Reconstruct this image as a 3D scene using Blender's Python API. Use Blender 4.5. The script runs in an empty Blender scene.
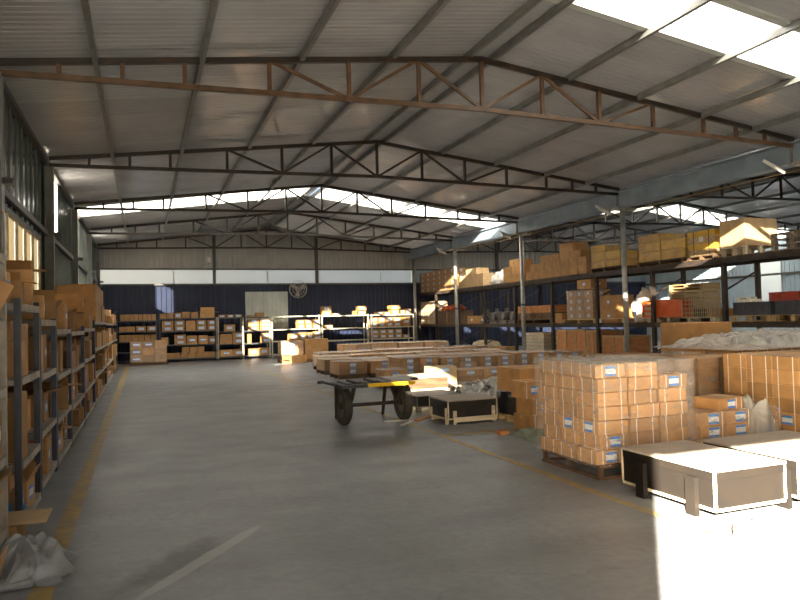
import bpy, bmesh, math, random
from mathutils import Vector, Matrix, noise

random.seed(7)
scene = bpy.context.scene
COL = scene.collection

# ------------------------------------------------------------------ camera
YAW, PITCH, ROLL, FPX = 0.363, 0.0293, -0.0254, 677.4
CAM = Vector((1.948, 0.0, 1.5885))
_F = Vector((math.sin(YAW) * math.cos(PITCH), math.cos(YAW) * math.cos(PITCH), math.sin(PITCH)))
_r = Vector((math.cos(YAW), -math.sin(YAW), 0))
_u = _r.cross(_F)
_R = _r * math.cos(ROLL) + _u * math.sin(ROLL)
_U = _u * math.cos(ROLL) - _r * math.sin(ROLL)
cam_data = bpy.data.cameras.new('camera')
cam_data.sensor_width = 36.0
cam_data.lens = FPX / 800 * 36.0
cam_data.clip_end = 500
cam = bpy.data.objects.new('camera', cam_data)
COL.objects.link(cam)
cam.matrix_world = Matrix(((_R.x, _U.x, -_F.x, CAM.x), (_R.y, _U.y, -_F.y, CAM.y),
                           (_R.z, _U.z, -_F.z, CAM.z), (0, 0, 0, 1)))
scene.camera = cam

# ------------------------------------------------------------------ sky, sun, exposure
SUN_DIR = Vector((0.855, 1.0, -0.505)).normalized()
world = bpy.data.worlds.new('world')
scene.world = world
world.use_nodes = True
wn = world.node_tree
bg = wn.nodes['Background']
sky = wn.nodes.new('ShaderNodeTexSky')
sky.sky_type = 'NISHITA'
sky.sun_disc = False
sky.sun_elevation = math.radians(21.0)
sky.sun_rotation = math.atan2(-SUN_DIR.x, -SUN_DIR.y)
sky.air_density = 1.0
sky.dust_density = 3.0
sky.ozone_density = 0.6
wn.links.new(sky.outputs[0], bg.inputs[0])
bg.inputs[1].default_value = 0.20
sun_data = bpy.data.lights.new('sun', 'SUN')
sun_data.energy = 50.0
sun_data.color = (1.0, 0.89, 0.71)
sun_data.angle = math.radians(0.53)
sun = bpy.data.objects.new('sun', sun_data)
COL.objects.link(sun)
sun.rotation_euler = SUN_DIR.to_track_quat('-Z', 'Y').to_euler()
scene.view_settings.view_transform = 'Standard'
scene.view_settings.look = 'None'
scene.view_settings.gamma = 1.0
scene.view_settings.use_curve_mapping = False
scene.view_settings.exposure = 1.54


def portal(loc, direction, sx, sy):
    d = bpy.data.lights.new('sky_portal', 'AREA')
    d.shape = 'RECTANGLE'
    d.size, d.size_y = sx, sy
    d.cycles.is_portal = True
    o = bpy.data.objects.new('sky_portal', d)
    COL.objects.link(o)
    o.location = loc
    o.rotation_euler = Vector(direction).to_track_quat('-Z', 'Y').to_euler()


# building measures
W = 15.0            # span
YF, YB = -2.36, 32.6  # front and back of the hall
EAVE, RIDGE = 5.24, 6.26
TR_Y = [-0.94 + 5.65 * k for k in range(2, 6)]  # filled below
TR_Y = [10.36, 16.0, 21.65, 27.3, 32.42]
SKY = [(7.12, 8.28), (22.35, 24.2)]
DOOR = (0.05, 2.6)
portal((sum(DOOR) / 2, YF, 2.1), (0, 1, 0), DOOR[1] - DOOR[0], 4.2)
for a, b in SKY:
    if a > 10:
        portal((3.75, (a + b) / 2, 5.9), (0, 0, -1), 7.0, b - a)
    portal((11.25, (a + b) / 2, 5.9), (0, 0, -1), 7.0, b - a)


# ------------------------------------------------------------------ materials
MATS = {}


def mat(name, col, rough=0.6, metal=0.0, var=0.0, scale=4.0, bump=0.0, col2=None, rnd=0.0, spec=0.5,
        stretch=(1, 1, 1), bscale=None, ramp=(0.35, 0.65)):
    if name in MATS:
        return MATS[name]
    m = bpy.data.materials.new(name)
    m.use_nodes = True
    nt = m.node_tree
    N, L = nt.nodes, nt.links
    p = N['Principled BSDF']
    p.inputs['Roughness'].default_value = rough
    p.inputs['Metallic'].default_value = metal
    p.inputs['Specular IOR Level'].default_value = spec
    c4 = (*col, 1)
    p.inputs['Base Color'].default_value = c4
    src = None
    if var > 0 or col2 or bump > 0 or rnd > 0:
        tc = N.new('ShaderNodeTexCoord')
        mp = N.new('ShaderNodeMapping')
        mp.inputs['Scale'].default_value = stretch
        L.new(tc.outputs['Object'], mp.inputs[0])
        oi = N.new('ShaderNodeObjectInfo')
        ad = N.new('ShaderNodeVectorMath')
        ad.operation = 'ADD'
        sc_ = N.new('ShaderNodeMath')
        sc_.operation = 'MULTIPLY'
        sc_.inputs[1].default_value = 37.0
        L.new(oi.outputs['Random'], sc_.inputs[0])
        L.new(mp.outputs[0], ad.inputs[0])
        L.new(sc_.outputs[0], ad.inputs[1])
        nz = N.new('ShaderNodeTexNoise')
        nz.inputs['Scale'].default_value = scale
        nz.inputs['Detail'].default_value = 5
        L.new(ad.outputs[0], nz.inputs['Vector'])
        if var > 0 or col2:
            rp = N.new('ShaderNodeValToRGB')
            rp.color_ramp.elements[0].position = ramp[0]
            rp.color_ramp.elements[1].position = ramp[1]
            a = col2 or tuple(c * (1 - var) for c in col)
            rp.color_ramp.elements[0].color = (*a, 1)
            rp.color_ramp.elements[1].color = (*[min(1, c * (1 + var)) for c in col], 1)
            L.new(nz.outputs['Fac'], rp.inputs[0])
            src = rp.outputs[0]
        if rnd > 0:
            hv = N.new('ShaderNodeHueSaturation')
            mr = N.new('ShaderNodeMapRange')
            mr.inputs['To Min'].default_value = 1 - rnd
            mr.inputs['To Max'].default_value = 1 + rnd
            L.new(oi.outputs['Random'], mr.inputs[0])
            L.new(mr.outputs[0], hv.inputs['Value'])
            if src:
                L.new(src, hv.inputs['Color'])
            else:
                hv.inputs['Color'].default_value = c4
            src = hv.outputs[0]
        if src:
            L.new(src, p.inputs['Base Color'])
        if bump > 0:
            nb = N.new('ShaderNodeTexNoise')
            nb.inputs['Scale'].default_value = bscale or scale * 5
            nb.inputs['Detail'].default_value = 4
            L.new(ad.outputs[0], nb.inputs['Vector'])
            b = N.new('ShaderNodeBump')
            b.inputs['Strength'].default_value = bump
            b.inputs['Distance'].default_value = 0.02
            L.new(nb.outputs['Fac'], b.inputs['Height'])
            L.new(b.outputs[0], p.inputs['Normal'])
    MATS[name] = m
    return m


def pane_mat(name, transp, translu, tint=(1, 1, 1)):
    m = bpy.data.materials.new(name)
    m.use_nodes = True
    nt = m.node_tree
    N, L = nt.nodes, nt.links
    out = N['Material Output']
    N.remove(N['Principled BSDF'])
    t = N.new('ShaderNodeBsdfTransparent')
    t.inputs[0].default_value = (*tint, 1)
    tl = N.new('ShaderNodeBsdfTranslucent')
    tl.inputs[0].default_value = (*[translu * c for c in tint], 1)
    df = N.new('ShaderNodeBsdfGlossy')
    df.inputs[0].default_value = (0.6, 0.6, 0.6, 1)
    df.inputs['Roughness'].default_value = 0.3
    m1 = N.new('ShaderNodeMixShader')
    m1.inputs[0].default_value = 0.12
    L.new(tl.outputs[0], m1.inputs[1])
    L.new(df.outputs[0], m1.inputs[2])
    m2 = N.new('ShaderNodeMixShader')
    m2.inputs[0].default_value = transp
    L.new(m1.outputs[0], m2.inputs[1])
    L.new(t.outputs[0], m2.inputs[2])
    L.new(m2.outputs[0], out.inputs[0])
    MATS[name] = m
    return m


def film_mat(name, lo, hi, tint=(0.9, 0.9, 0.92), scale=9.0):
    m = bpy.data.materials.new(name)
    m.use_nodes = True
    nt = m.node_tree
    N, L = nt.nodes, nt.links
    out = N['Material Output']
    p = N['Principled BSDF']
    p.inputs['Base Color'].default_value = (*tint, 1)
    p.inputs['Roughness'].default_value = 0.22
    t = N.new('ShaderNodeBsdfTransparent')
    tc = N.new('ShaderNodeTexCoord')
    mp = N.new('ShaderNodeMapping')
    mp.inputs['Scale'].default_value = (1, 1, 2.2)
    L.new(tc.outputs['Object'], mp.inputs[0])
    nz = N.new('ShaderNodeTexNoise')
    nz.inputs['Scale'].default_value = scale
    nz.inputs['Detail'].default_value = 6
    nz.inputs['Distortion'].default_value = 1.5
    L.new(mp.outputs[0], nz.inputs['Vector'])
    mr = N.new('ShaderNodeMapRange')
    mr.inputs['From Min'].default_value = 0.5
    mr.inputs['From Max'].default_value = 0.78
    mr.inputs['To Min'].default_value = lo
    mr.inputs['To Max'].default_value = hi
    L.new(nz.outputs['Fac'], mr.inputs[0])
    b = N.new('ShaderNodeBump')
    b.inputs['Strength'].default_value = 0.8
    b.inputs['Distance'].default_value = 0.03
    L.new(nz.outputs['Fac'], b.inputs['Height'])
    L.new(b.outputs[0], p.inputs['Normal'])
    mx = N.new('ShaderNodeMixShader')
    L.new(mr.outputs[0], mx.inputs[0])
    L.new(t.outputs[0], mx.inputs[1])
    L.new(p.outputs[0], mx.inputs[2])
    L.new(mx.outputs[0], out.inputs[0])
    MATS[name] = m
    return m


def label_mat(name, blue=(0.02, 0.22, 0.75)):
    """printed shipping sticker: blue header and footer bands, white field with lines of print"""
    m = bpy.data.materials.new(name)
    m.use_nodes = True
    nt = m.node_tree
    N, L = nt.nodes, nt.links
    p = N['Principled BSDF']
    p.inputs['Roughness'].default_value = 0.35
    tc = N.new('ShaderNodeTexCoord')
    sp = N.new('ShaderNodeSeparateXYZ')
    L.new(tc.outputs['Generated'], sp.inputs[0])
    rp = N.new('ShaderNodeValToRGB')
    cr = rp.color_ramp
    cr.interpolation = 'CONSTANT'
    w = (0.82, 0.86, 0.9, 1)
    b = (*blue, 1)
    cr.elements[0].position = 0.0
    cr.elements[0].color = b
    cr.elements[1].position = 0.24
    cr.elements[1].color = w
    e = cr.elements.new(0.74)
    e.color = b
    L.new(sp.outputs['Z'], rp.inputs[0])
    mp = N.new('ShaderNodeMapping')
    mp.inputs['Scale'].default_value = (9, 1, 14)
    L.new(tc.outputs['Generated'], mp.inputs[0])
    nz = N.new('ShaderNodeTexNoise')
    nz.inputs['Scale'].default_value = 1.6
    L.new(mp.outputs[0], nz.inputs['Vector'])
    gt = N.new('ShaderNodeMath')
    gt.operation = 'GREATER_THAN'
    gt.inputs[1].default_value = 0.56
    L.new(nz.outputs['Fac'], gt.inputs[0])
    mx = N.new('ShaderNodeMixRGB')
    mx.inputs[2].default_value = (0.35, 0.5, 0.75, 1)
    ml = N.new('ShaderNodeMath')
    ml.operation = 'MULTIPLY'
    ml.inputs[1].default_value = 0.6
    L.new(gt.outputs[0], ml.inputs[0])
    L.new(ml.outputs[0], mx.inputs[0])
    L.new(rp.outputs[0], mx.inputs[1])
    L.new(mx.outputs[0], p.inputs['Base Color'])
    MATS[name] = m
    return m


def floor_mat():
    m = bpy.data.materials.new('concrete_floor')
    m.use_nodes = True
    nt = m.node_tree
    N, L = nt.nodes, nt.links
    p = N['Principled BSDF']
    tc = N.new('ShaderNodeTexCoord')

    def nz(scale, detail=6, stretch=(1, 1, 1), rot=0.0, dist=0.0):
        mp = N.new('ShaderNodeMapping')
        mp.inputs['Scale'].default_value = stretch
        mp.inputs['Rotation'].default_value = (0, 0, rot)
        L.new(tc.outputs['Object'], mp.inputs[0])
        n = N.new('ShaderNodeTexNoise')
        n.inputs['Scale'].default_value = scale
        n.inputs['Detail'].default_value = detail
        n.inputs['Distortion'].default_value = dist
        L.new(mp.outputs[0], n.inputs['Vector'])
        return n.outputs['Fac']

    def ramp(fac, stops):
        r = N.new('ShaderNodeValToRGB')
        while len(r.color_ramp.elements) < len(stops):
            r.color_ramp.elements.new(0.5)
        for e, (q, c) in zip(r.color_ramp.elements, stops):
            e.position = q
            e.color = (*c, 1)
        L.new(fac, r.inputs[0])
        return r.outputs[0]

    def mul(a, b, f=1.0):
        x = N.new('ShaderNodeMixRGB')
        x.blend_type = 'MULTIPLY'
        x.inputs[0].default_value = f
        L.new(a, x.inputs[1])
        L.new(b, x.inputs[2])
        return x.outputs[0]

    base = ramp(nz(0.7), [(0.3, (0.200, 0.213, 0.228)), (0.7, (0.278, 0.294, 0.312))])
    fine = ramp(nz(14), [(0.3, (0.82, 0.82, 0.82)), (0.7, (1, 1, 1))])
    # tyre and drag marks sweeping across the bay
    marks = ramp(nz(1.1, 5, (0.35, 2.2, 1), 0.55, 0.6), [(0.30, (0.55, 0.54, 0.53)), (0.62, (1, 1, 1))])
    blots = ramp(nz(0.9, 8, (1, 1, 1), 0, 2.0), [(0.30, (0.62, 0.61, 0.6)), (0.55, (1, 1, 1))])
    c = mul(mul(mul(base, fine), marks, 0.35), blots, 0.30)
    vo = N.new('ShaderNodeTexVoronoi')
    vo.feature = 'DISTANCE_TO_EDGE'
    vo.inputs['Scale'].default_value = 0.42
    wob = N.new('ShaderNodeVectorMath')
    wob.operation = 'ADD'
    nv = N.new('ShaderNodeTexNoise')
    nv.inputs['Scale'].default_value = 2.5
    nv.inputs['Detail'].default_value = 5
    L.new(tc.outputs['Object'], nv.inputs['Vector'])
    L.new(tc.outputs['Object'], wob.inputs[0])
    L.new(nv.outputs['Color'], wob.inputs[1])
    L.new(wob.outputs[0], vo.inputs['Vector'])
    c = mul(c, ramp(vo.outputs['Distance'], [(0.0, (0.60, 0.60, 0.60)), (0.006, (1, 1, 1))]), 0.55)
    # one long dark drag smear with a pale scrape beside it
    def streak(p0, p1, half, soft, colr, amt, ns):
        nonlocal c
        mp = N.new('ShaderNodeMapping')
        mp.vector_type = 'TEXTURE'
        ang = math.atan2(p1[1] - p0[1], p1[0] - p0[0])
        mp.inputs['Location'].default_value = ((p0[0] + p1[0]) / 2, (p0[1] + p1[1]) / 2, 0)
        mp.inputs['Rotation'].default_value = (0, 0, ang)
        mp.inputs['Scale'].default_value = (math.hypot(p1[0] - p0[0], p1[1] - p0[1]) / 2, half, 1)
        L.new(tc.outputs['Object'], mp.inputs[0])
        g = N.new('ShaderNodeTexGradient')
        g.gradient_type = 'SPHERICAL'
        L.new(mp.outputs[0], g.inputs[0])
        mm = N.new('ShaderNodeMath')
        mm.operation = 'MULTIPLY'
        L.new(g.outputs['Fac'], mm.inputs[0])
        L.new(nz(ns, 6), mm.inputs[1])
        mr = N.new('ShaderNodeMapRange')
        mr.inputs['From Min'].default_value = soft[0]
        mr.inputs['From Max'].default_value = soft[1]
        mr.inputs['To Max'].default_value = amt
        L.new(mm.outputs[0], mr.inputs[0])
        x = N.new('ShaderNodeMixRGB')
        L.new(mr.outputs[0], x.inputs[0])
        L.new(c, x.inputs[1])
        x.inputs[2].default_value = (*colr, 1)
        c = x.outputs[0]
    streak((1.55, 4.0), (2.75, 5.65), 0.30, (0.12, 0.35), (0.075, 0.078, 0.082), 0.85, 5)
    streak((1.75, 4.1), (2.95, 5.65), 0.07, (0.05, 0.15), (0.34, 0.34, 0.34), 0.7, 3)
    L.new(c, p.inputs['Base Color'])
    rr = N.new('ShaderNodeMapRange')
    rr.inputs['From Min'].default_value = 0.1
    rr.inputs['From Max'].default_value = 0.9
    rr.inputs['To Min'].default_value = 0.25
    rr.inputs['To Max'].default_value = 0.52
    L.new(nz(1.6), rr.inputs[0])
    L.new(rr.outputs[0], p.inputs['Roughness'])
    b = N.new('ShaderNodeBump')
    b.inputs['Strength'].default_value = 0.25
    b.inputs['Distance'].default_value = 0.01
    L.new(nz(22), b.inputs['Height'])
    L.new(b.outputs[0], p.inputs['Normal'])
    MATS['floor'] = m
    return m


floor_mat()
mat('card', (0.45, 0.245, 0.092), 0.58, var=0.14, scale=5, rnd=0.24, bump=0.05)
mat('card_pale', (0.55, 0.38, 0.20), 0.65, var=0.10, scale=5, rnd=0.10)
mat('card_inside', (0.33, 0.20, 0.09), 0.75, var=0.1)
mat('tape', (0.60, 0.42, 0.22), 0.25)
mat('strap', (0.78, 0.74, 0.66), 0.4)
label_mat('label')
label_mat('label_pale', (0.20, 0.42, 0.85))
mat('sticker_far', (0.42, 0.56, 0.78), 0.4)
mat('ground', (0.42, 0.40, 0.36), 0.8, var=0.15, scale=0.8)
mat('line_paint', (0.42, 0.28, 0.06), 0.5, col2=(0.28, 0.22, 0.12), scale=7, ramp=(0.38, 0.62))
mat('roof_sheet', (0.455, 0.46, 0.48), 0.17, var=0.06, scale=1.2, rnd=0.04, spec=0.7)
mat('wall_green', (0.13, 0.155, 0.135), 0.17, var=0.12, scale=1.5, rnd=0.06)
mat('wall_grey', (0.36, 0.35, 0.33), 0.35, var=0.08, scale=1.2, rnd=0.05)
mat('wall_navy', (0.022, 0.030, 0.062), 0.42, spec=0.3, var=0.15, scale=1.5, rnd=0.08)
mat('wall_pale', (0.50, 0.53, 0.50), 0.4, var=0.1, scale=2)
mat('wall_blue', (0.36, 0.45, 0.52), 0.4, var=0.08, scale=1.2, rnd=0.05)
mat('truss_steel', (0.034, 0.026, 0.021), 0.45, scale=3, col2=(0.075, 0.04, 0.02), ramp=(0.3, 0.5))
mat('truss_brown_bounce', (0.16, 0.085, 0.04), 0.4, scale=4, col2=(0.075, 0.045, 0.028), ramp=(0.3, 0.6))  # brown truss paint with warm sun bounce from below mixed into the colour
mat('purlin_steel', (0.20, 0.20, 0.19), 0.4, metal=0.3, var=0.15, scale=4)
mat('gutter_steel', (0.22, 0.27, 0.32), 0.38, var=0.15, scale=2)
mat('pipe', (0.46, 0.46, 0.44), 0.38, metal=0.4, var=0.15, scale=5)
mat('col_paint', (0.30, 0.31, 0.29), 0.45, var=0.12)
mat('girt', (0.08, 0.075, 0.07), 0.5)
mat('rack_dark', (0.055, 0.06, 0.075), 0.45, var=0.2, scale=6)
mat('rack_blue', (0.05, 0.065, 0.12), 0.4, var=0.2, scale=6)
mat('rack_pale', (0.36, 0.33, 0.28), 0.5, var=0.25, scale=7)
mat('rack_cream', (0.50, 0.47, 0.37), 0.45, var=0.12, scale=6)
mat('rack_brown', (0.045, 0.032, 0.025), 0.55, var=0.3, scale=5)
mat('wood', (0.52, 0.36, 0.18), 0.7, var=0.22, scale=3, stretch=(1, 6, 6), rnd=0.12, bump=0.1)
mat('wood_pale', (0.60, 0.52, 0.38), 0.7, var=0.18, scale=3, stretch=(1, 6, 6), rnd=0.08, bump=0.1)
mat('wood_dark', (0.14, 0.085, 0.045), 0.7, var=0.3, scale=3, stretch=(1, 6, 6), rnd=0.2, bump=0.1)
mat('wood_grey', (0.26, 0.21, 0.15), 0.75, var=0.25, scale=3, stretch=(1, 6, 6), rnd=0.15, bump=0.1)
mat('wood_orange', (0.50, 0.22, 0.08), 0.6, var=0.2, scale=3, stretch=(1, 4, 4), rnd=0.1)
mat('crate_black', (0.022, 0.02, 0.019), 0.42, var=0.3, scale=4, bump=0.05)
mat('crate_black_worn', (0.010, 0.0072, 0.005), 0.6, spec=0.2, col2=(0.007, 0.0055, 0.0045), scale=4, bump=0.05, ramp=(0.4, 0.8))
mat('crate_lid', (0.34, 0.29, 0.24), 0.6, var=0.12, scale=3, stretch=(1, 5, 1))
mat('black_plastic', (0.02, 0.02, 0.022), 0.28, bump=0.6, scale=3, bscale=9)
mat('silver_film', (0.50, 0.50, 0.49), 0.2, metal=0.2, bump=0.5, scale=3, bscale=9, col2=(0.06, 0.06, 0.06), ramp=(0.34, 0.46))
mat('grey_plastic', (0.27, 0.275, 0.275), 0.3, bump=0.5, scale=4, bscale=10, var=0.2)
mat('tarp', (0.15, 0.17, 0.13), 0.7, bump=0.4, scale=4, bscale=10, var=0.2)
mat('rubber', (0.055, 0.048, 0.040), 0.75, var=0.3, scale=8, bump=0.2)
mat('rim', (0.24, 0.22, 0.20), 0.5, metal=0.3)
mat('cart_steel', (0.05, 0.055, 0.07), 0.4, var=0.3, scale=5)
mat('cart_leg', (0.075, 0.06, 0.05), 0.5, var=0.3, scale=5)
mat('yellow_paint', (0.80, 0.52, 0.02), 0.4, var=0.12, scale=8)
mat('steel_brown', (0.10, 0.055, 0.03), 0.5, var=0.3, scale=5)
mat('yellow_card', (0.66, 0.40, 0.05), 0.5, var=0.15, scale=4, rnd=0.1)
mat('sack', (0.55, 0.45, 0.28), 0.7, var=0.15, scale=5, bump=0.3, rnd=0.12)
mat('sack_white', (0.72, 0.70, 0.66), 0.5, bump=0.6, scale=4, bscale=8)
mat('orange_bag', (0.62, 0.12, 0.03), 0.45, bump=0.6, scale=4, bscale=9)
mat('orange_plastic', (0.72, 0.13, 0.025), 0.4, var=0.1, scale=4)
mat('red_plastic', (0.36, 0.045, 0.025), 0.45, var=0.15)
mat('foam', (0.85, 0.80, 0.70), 0.8, bump=0.3, scale=6)
mat('metal_misc', (0.20, 0.19, 0.18), 0.4, metal=0.6, var=0.4, scale=6)
mat('wire', (0.50, 0.42, 0.28), 0.4, metal=0.4)
mat('lamp_white', (0.72, 0.70, 0.64), 0.4)
mat('fan_dark', (0.05, 0.05, 0.05), 0.5)
mat('fan_grey', (0.35, 0.33, 0.30), 0.4, metal=0.4)
mat('blue_plastic', (0.03, 0.22, 0.60), 0.4, var=0.1)
mat('yellow_case', (0.70, 0.50, 0.03), 0.45)
pane_mat('skylight', 0.19, 0.78, (0.97, 0.99, 1.0))
pane_mat('window_clear', 0.48, 0.5)
pane_mat('window_frost', 0.05, 0.50, (0.90, 0.92, 0.92))
pane_mat('window_dusty', 0.06, 0.5, (0.30, 0.27, 0.21))
film_mat('film', 0.08, 0.50, scale=13)
film_mat('film_top', 0.42, 0.90, (0.85, 0.84, 0.82), 6)
film_mat('film_thick', 0.12, 0.55, (0.75, 0.72, 0.68), 7)
film_mat('film_heavy', 0.55, 0.85, (0.55, 0.53, 0.50), 2.5)


# ------------------------------------------------------------------ helpers
class MB:
    def __init__(s):
        s.v, s.f = [], []

    def box(s, x0, x1, y0, y1, z0, z1, rot=None, piv=None):
        b = len(s.v)
        pts = [Vector((x, y, z)) for z in (z0, z1) for y in (y0, y1) for x in (x0, x1)]
        if rot is not None:
            c = Vector(piv) if piv else Vector(((x0 + x1) / 2, (y0 + y1) / 2, (z0 + z1) / 2))
            pts = [rot @ (p - c) + c for p in pts]
        s.v += [tuple(p) for p in pts]
        for q in ((0, 2, 3, 1), (4, 5, 7, 6), (0, 1, 5, 4), (2, 6, 7, 3), (0, 4, 6, 2), (1, 3, 7, 5)):
            s.f.append(tuple(b + i for i in q))
        return s

    def bar(s, p, q, w, h=None):
        """square bar between two points"""
        h = h or w
        p, q = Vector(p), Vector(q)
        d = (q - p).normalized()
        up = Vector((0, 0, 1)) if abs(d.z) < 0.95 else Vector((0, 1, 0))
        a = d.cross(up).normalized() * (w / 2)
        c = a.cross(d).normalized() * (h / 2)
        b = len(s.v)
        for e in (p, q):
            for sa, sc in ((-1, -1), (1, -1), (1, 1), (-1, 1)):
                s.v.append(tuple(e + a * sa + c * sc))
        s.f += [(b, b + 3, b + 2, b + 1), (b + 4, b + 5, b + 6, b + 7)]
        for i in range(4):
            j = (i + 1) % 4
            s.f.append((b + i, b + j, b + 4 + j, b + 4 + i))
        return s

    def cyl(s, p, q, r, n=12, r2=None, caps=True):
        p, q = Vector(p), Vector(q)
        r2 = r if r2 is None else r2
        d = (q - p).normalized()
        up = Vector((0, 0, 1)) if abs(d.z) < 0.9 else Vector((0, 1, 0))
        a = d.cross(up).normalized()
        c = a.cross(d).normalized()
        b = len(s.v)
        for e, rr in ((p, r), (q, r2)):
            for i in range(n):
                t = 2 * math.pi * i / n
                s.v.append(tuple(e + a * math.cos(t) * rr + c * math.sin(t) * rr))
        for i in range(n):
            j = (i + 1) % n
            s.f.append((b + i, b + j, b + n + j, b + n + i))
        if caps:
            s.f.append(tuple(b + i for i in reversed(range(n))))
            s.f.append(tuple(b + n + i for i in range(n)))
        return s

    def mesh(s, name, m, origin=(0, 0, 0), smooth=False):
        me = bpy.data.meshes.new(name)
        o = Vector(origin)
        me.from_pydata([tuple(Vector(v) - o) for v in s.v], [], s.f)
        if m:
            me.materials.append(MATS[m])
        if smooth:
            me.polygons.foreach_set('use_smooth', [True] * len(me.polygons))
        me.update()
        return me

    def build(s, name, m, parent=None, smooth=False, origin=None):
        """link as one mesh object; coordinates are world coordinates (parent un-rotated)"""
        if parent is not None:
            me = s.mesh(name, m, world_loc(parent), smooth)
            o = bpy.data.objects.new(name, me)
            COL.objects.link(o)
            o.parent = parent
        else:
            if origin is None:
                xs, ys, zs = zip(*s.v)
                origin = ((min(xs) + max(xs)) / 2, (min(ys) + max(ys)) / 2, min(zs))
            me = s.mesh(name, m, origin, smooth)
            o = bpy.data.objects.new(name, me)
            COL.objects.link(o)
            o.location = origin
        return o


def world_loc(o):
    v = Vector(o.location)
    while o.parent:
        o = o.parent
        v += Vector(o.location)
    return v


def tag(o, label, cat, group=None, kind=None):
    o['label'] = label
    o['category'] = cat
    if group:
        o['group'] = group
    if kind:
        o['kind'] = kind
    return o


def thing(name, label, cat, loc=(0, 0, 0), group=None, kind=None):
    o = bpy.data.objects.new(name, None)
    o.empty_display_size = 0.2
    COL.objects.link(o)
    o.location = loc
    return tag(o, label, cat, group, kind)


def link(name, me, parent=None, loc=(0, 0, 0), rot=(0, 0, 0)):
    o = bpy.data.objects.new(name, me)
    COL.objects.link(o)
    o.parent = parent
    o.location = loc
    o.rotation_euler = rot
    return o


def copy_tree(o, parent=None):
    c = o.copy()
    COL.objects.link(c)
    c.parent = parent
    for ch in list(o.children):
        copy_tree(ch, c)
    return c


# ------------------------------------------------------------------ the hall: floor
fl = MB().box(-0.1, 30.2, YF, YB + 0.1, -0.25, 0.0).build('floor', 'floor', origin=(0, 0, 0))
tag(fl, 'stained grey concrete floor of the warehouse', 'floor', kind='structure')
FL = fl
for nm, (x0, x1, y0, y1) in {'a': (1.29, 1.42, 3.0, 30.0), 'b': (5.68, 5.76, 3.0, 23.5), 'c': (5.76, 8.6, 8.44, 8.52)}.items():
    MB().box(x0, x1, y0, y1, -0.001, 0.002).build('floor_line', 'line_paint', FL)
gr = MB().box(-60, 90, -60, 90, -0.5, -0.26).build('ground_outside', 'ground')
tag(gr, 'pale sunlit yard ground outside the hall', 'ground', kind='structure')
ap = MB().box(-20, 40, -30, YF - 0.01, -0.26, -0.02).build('ground_apron', 'ground')
tag(ap, 'pale concrete apron outside the open front of the hall', 'ground', kind='structure')


# ------------------------------------------------------------------ corrugated sheets
SHEETS = {}


def sheet_mesh(w, h, m, ribs, depth=0.028, ribw=0.05, lap=0.006):
    """vertical ribbed sheet in local XZ, ribs towards -Y; base corner at origin"""
    key = (round(w, 3), round(h, 3), m, ribs)
    if key in SHEETS:
        return SHEETS[key]
    prof = [(0, 0)]
    step = w / ribs
    for i in range(ribs):
        c = (i + 0.5) * step
        r = min(ribw, step * 0.3)
        prof += [(c - r, 0), (c - r * 0.6, -depth), (c + r * 0.6, -depth), (c + r, 0)]
    prof.append((w - 0.004, 0))
    prof.append((w - 0.004, -lap))
    prof.append((w + 0.015, -lap))
    v = [(x, y, 0) for x, y in prof] + [(x, y, h) for x, y in prof]
    n = len(prof)
    f = [(i, i + 1, n + i + 1, n + i) for i in range(n - 1)]
    me = bpy.data.meshes.new('sheet')
    me.from_pydata(v, [], f)
    me.materials.append(MATS[m])
    SHEETS[key] = me
    return me


def sheets(parent, axis, c, a0, a1, z0, z1, m, width=1.0, ribs=4, rotz=0.0):
    if m == 'wall_green':
        ribs = 2
    """fill a rectangle of wall with separate sheets; axis = direction of the run"""
    n = max(1, round((a1 - a0) / width))
    w = (a1 - a0) / n
    me = sheet_mesh(w, z1 - z0, m, ribs)
    base = world_loc(parent)
    for i in range(n):
        if axis == 'x':      # faces -y
            p = Vector((a0 + i * w, c, z0))
            rz = 0
        elif axis == 'y+':   # wall at x=c whose inside faces +x: local x runs +y, local -y -> +x
            p = Vector((c, a0 + i * w, z0))
            rz = math.pi / 2
        else:                # inside faces -x: local x runs -y
            p = Vector((c, a1 - i * w, z0))
            rz = -math.pi / 2
        link('wall_sheet', me, parent, p - base, (0, 0, rz))


# left wall (window wall)
wl = thing('wall_left', 'grey-green corrugated metal side wall with narrow bright windows', 'wall', (0, 15, 0), kind='structure')
HW = [(17.55, 18.45), (23.15, 24.1), (28.75, 29.7)]
NW = (3.0, 4.75)
LW = (10.9, 15.2)
edges = [YF, LW[0], LW[1]] + [v for h in HW for v in h] + [YB]
TOPZ = EAVE + 0.02
sheets(wl, 'y+', 0, YF, NW[0], 0, TOPZ, 'wall_green')
sheets(wl, 'y+', 0, NW[0], NW[1], 0, 3.85, 'wall_green')
sheets(wl, 'y+', 0, NW[1], LW[0], 0, TOPZ, 'wall_green')
wo = thing('window_8', 'narrow bright upright window high in the side wall above the first racks', 'window', (0, 3.95, 3.85), kind='structure')
MB().box(-0.012, 0.0, NW[0] + 0.02, NW[1] - 0.02, 3.87, TOPZ - 0.05).build('pane', 'window_clear', wo)
MB().box(-0.02, 0.02, NW[0], NW[1], 3.85, 3.875).build('window_frame', 'col_paint', wo)
sheets(wl, 'y+', 0, LW[0], LW[1], 0, 2.1, 'wall_green')
sheets(wl, 'y+', 0, LW[0], LW[1], 3.42, TOPZ, 'wall_green')
prev = LW[1]
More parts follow.
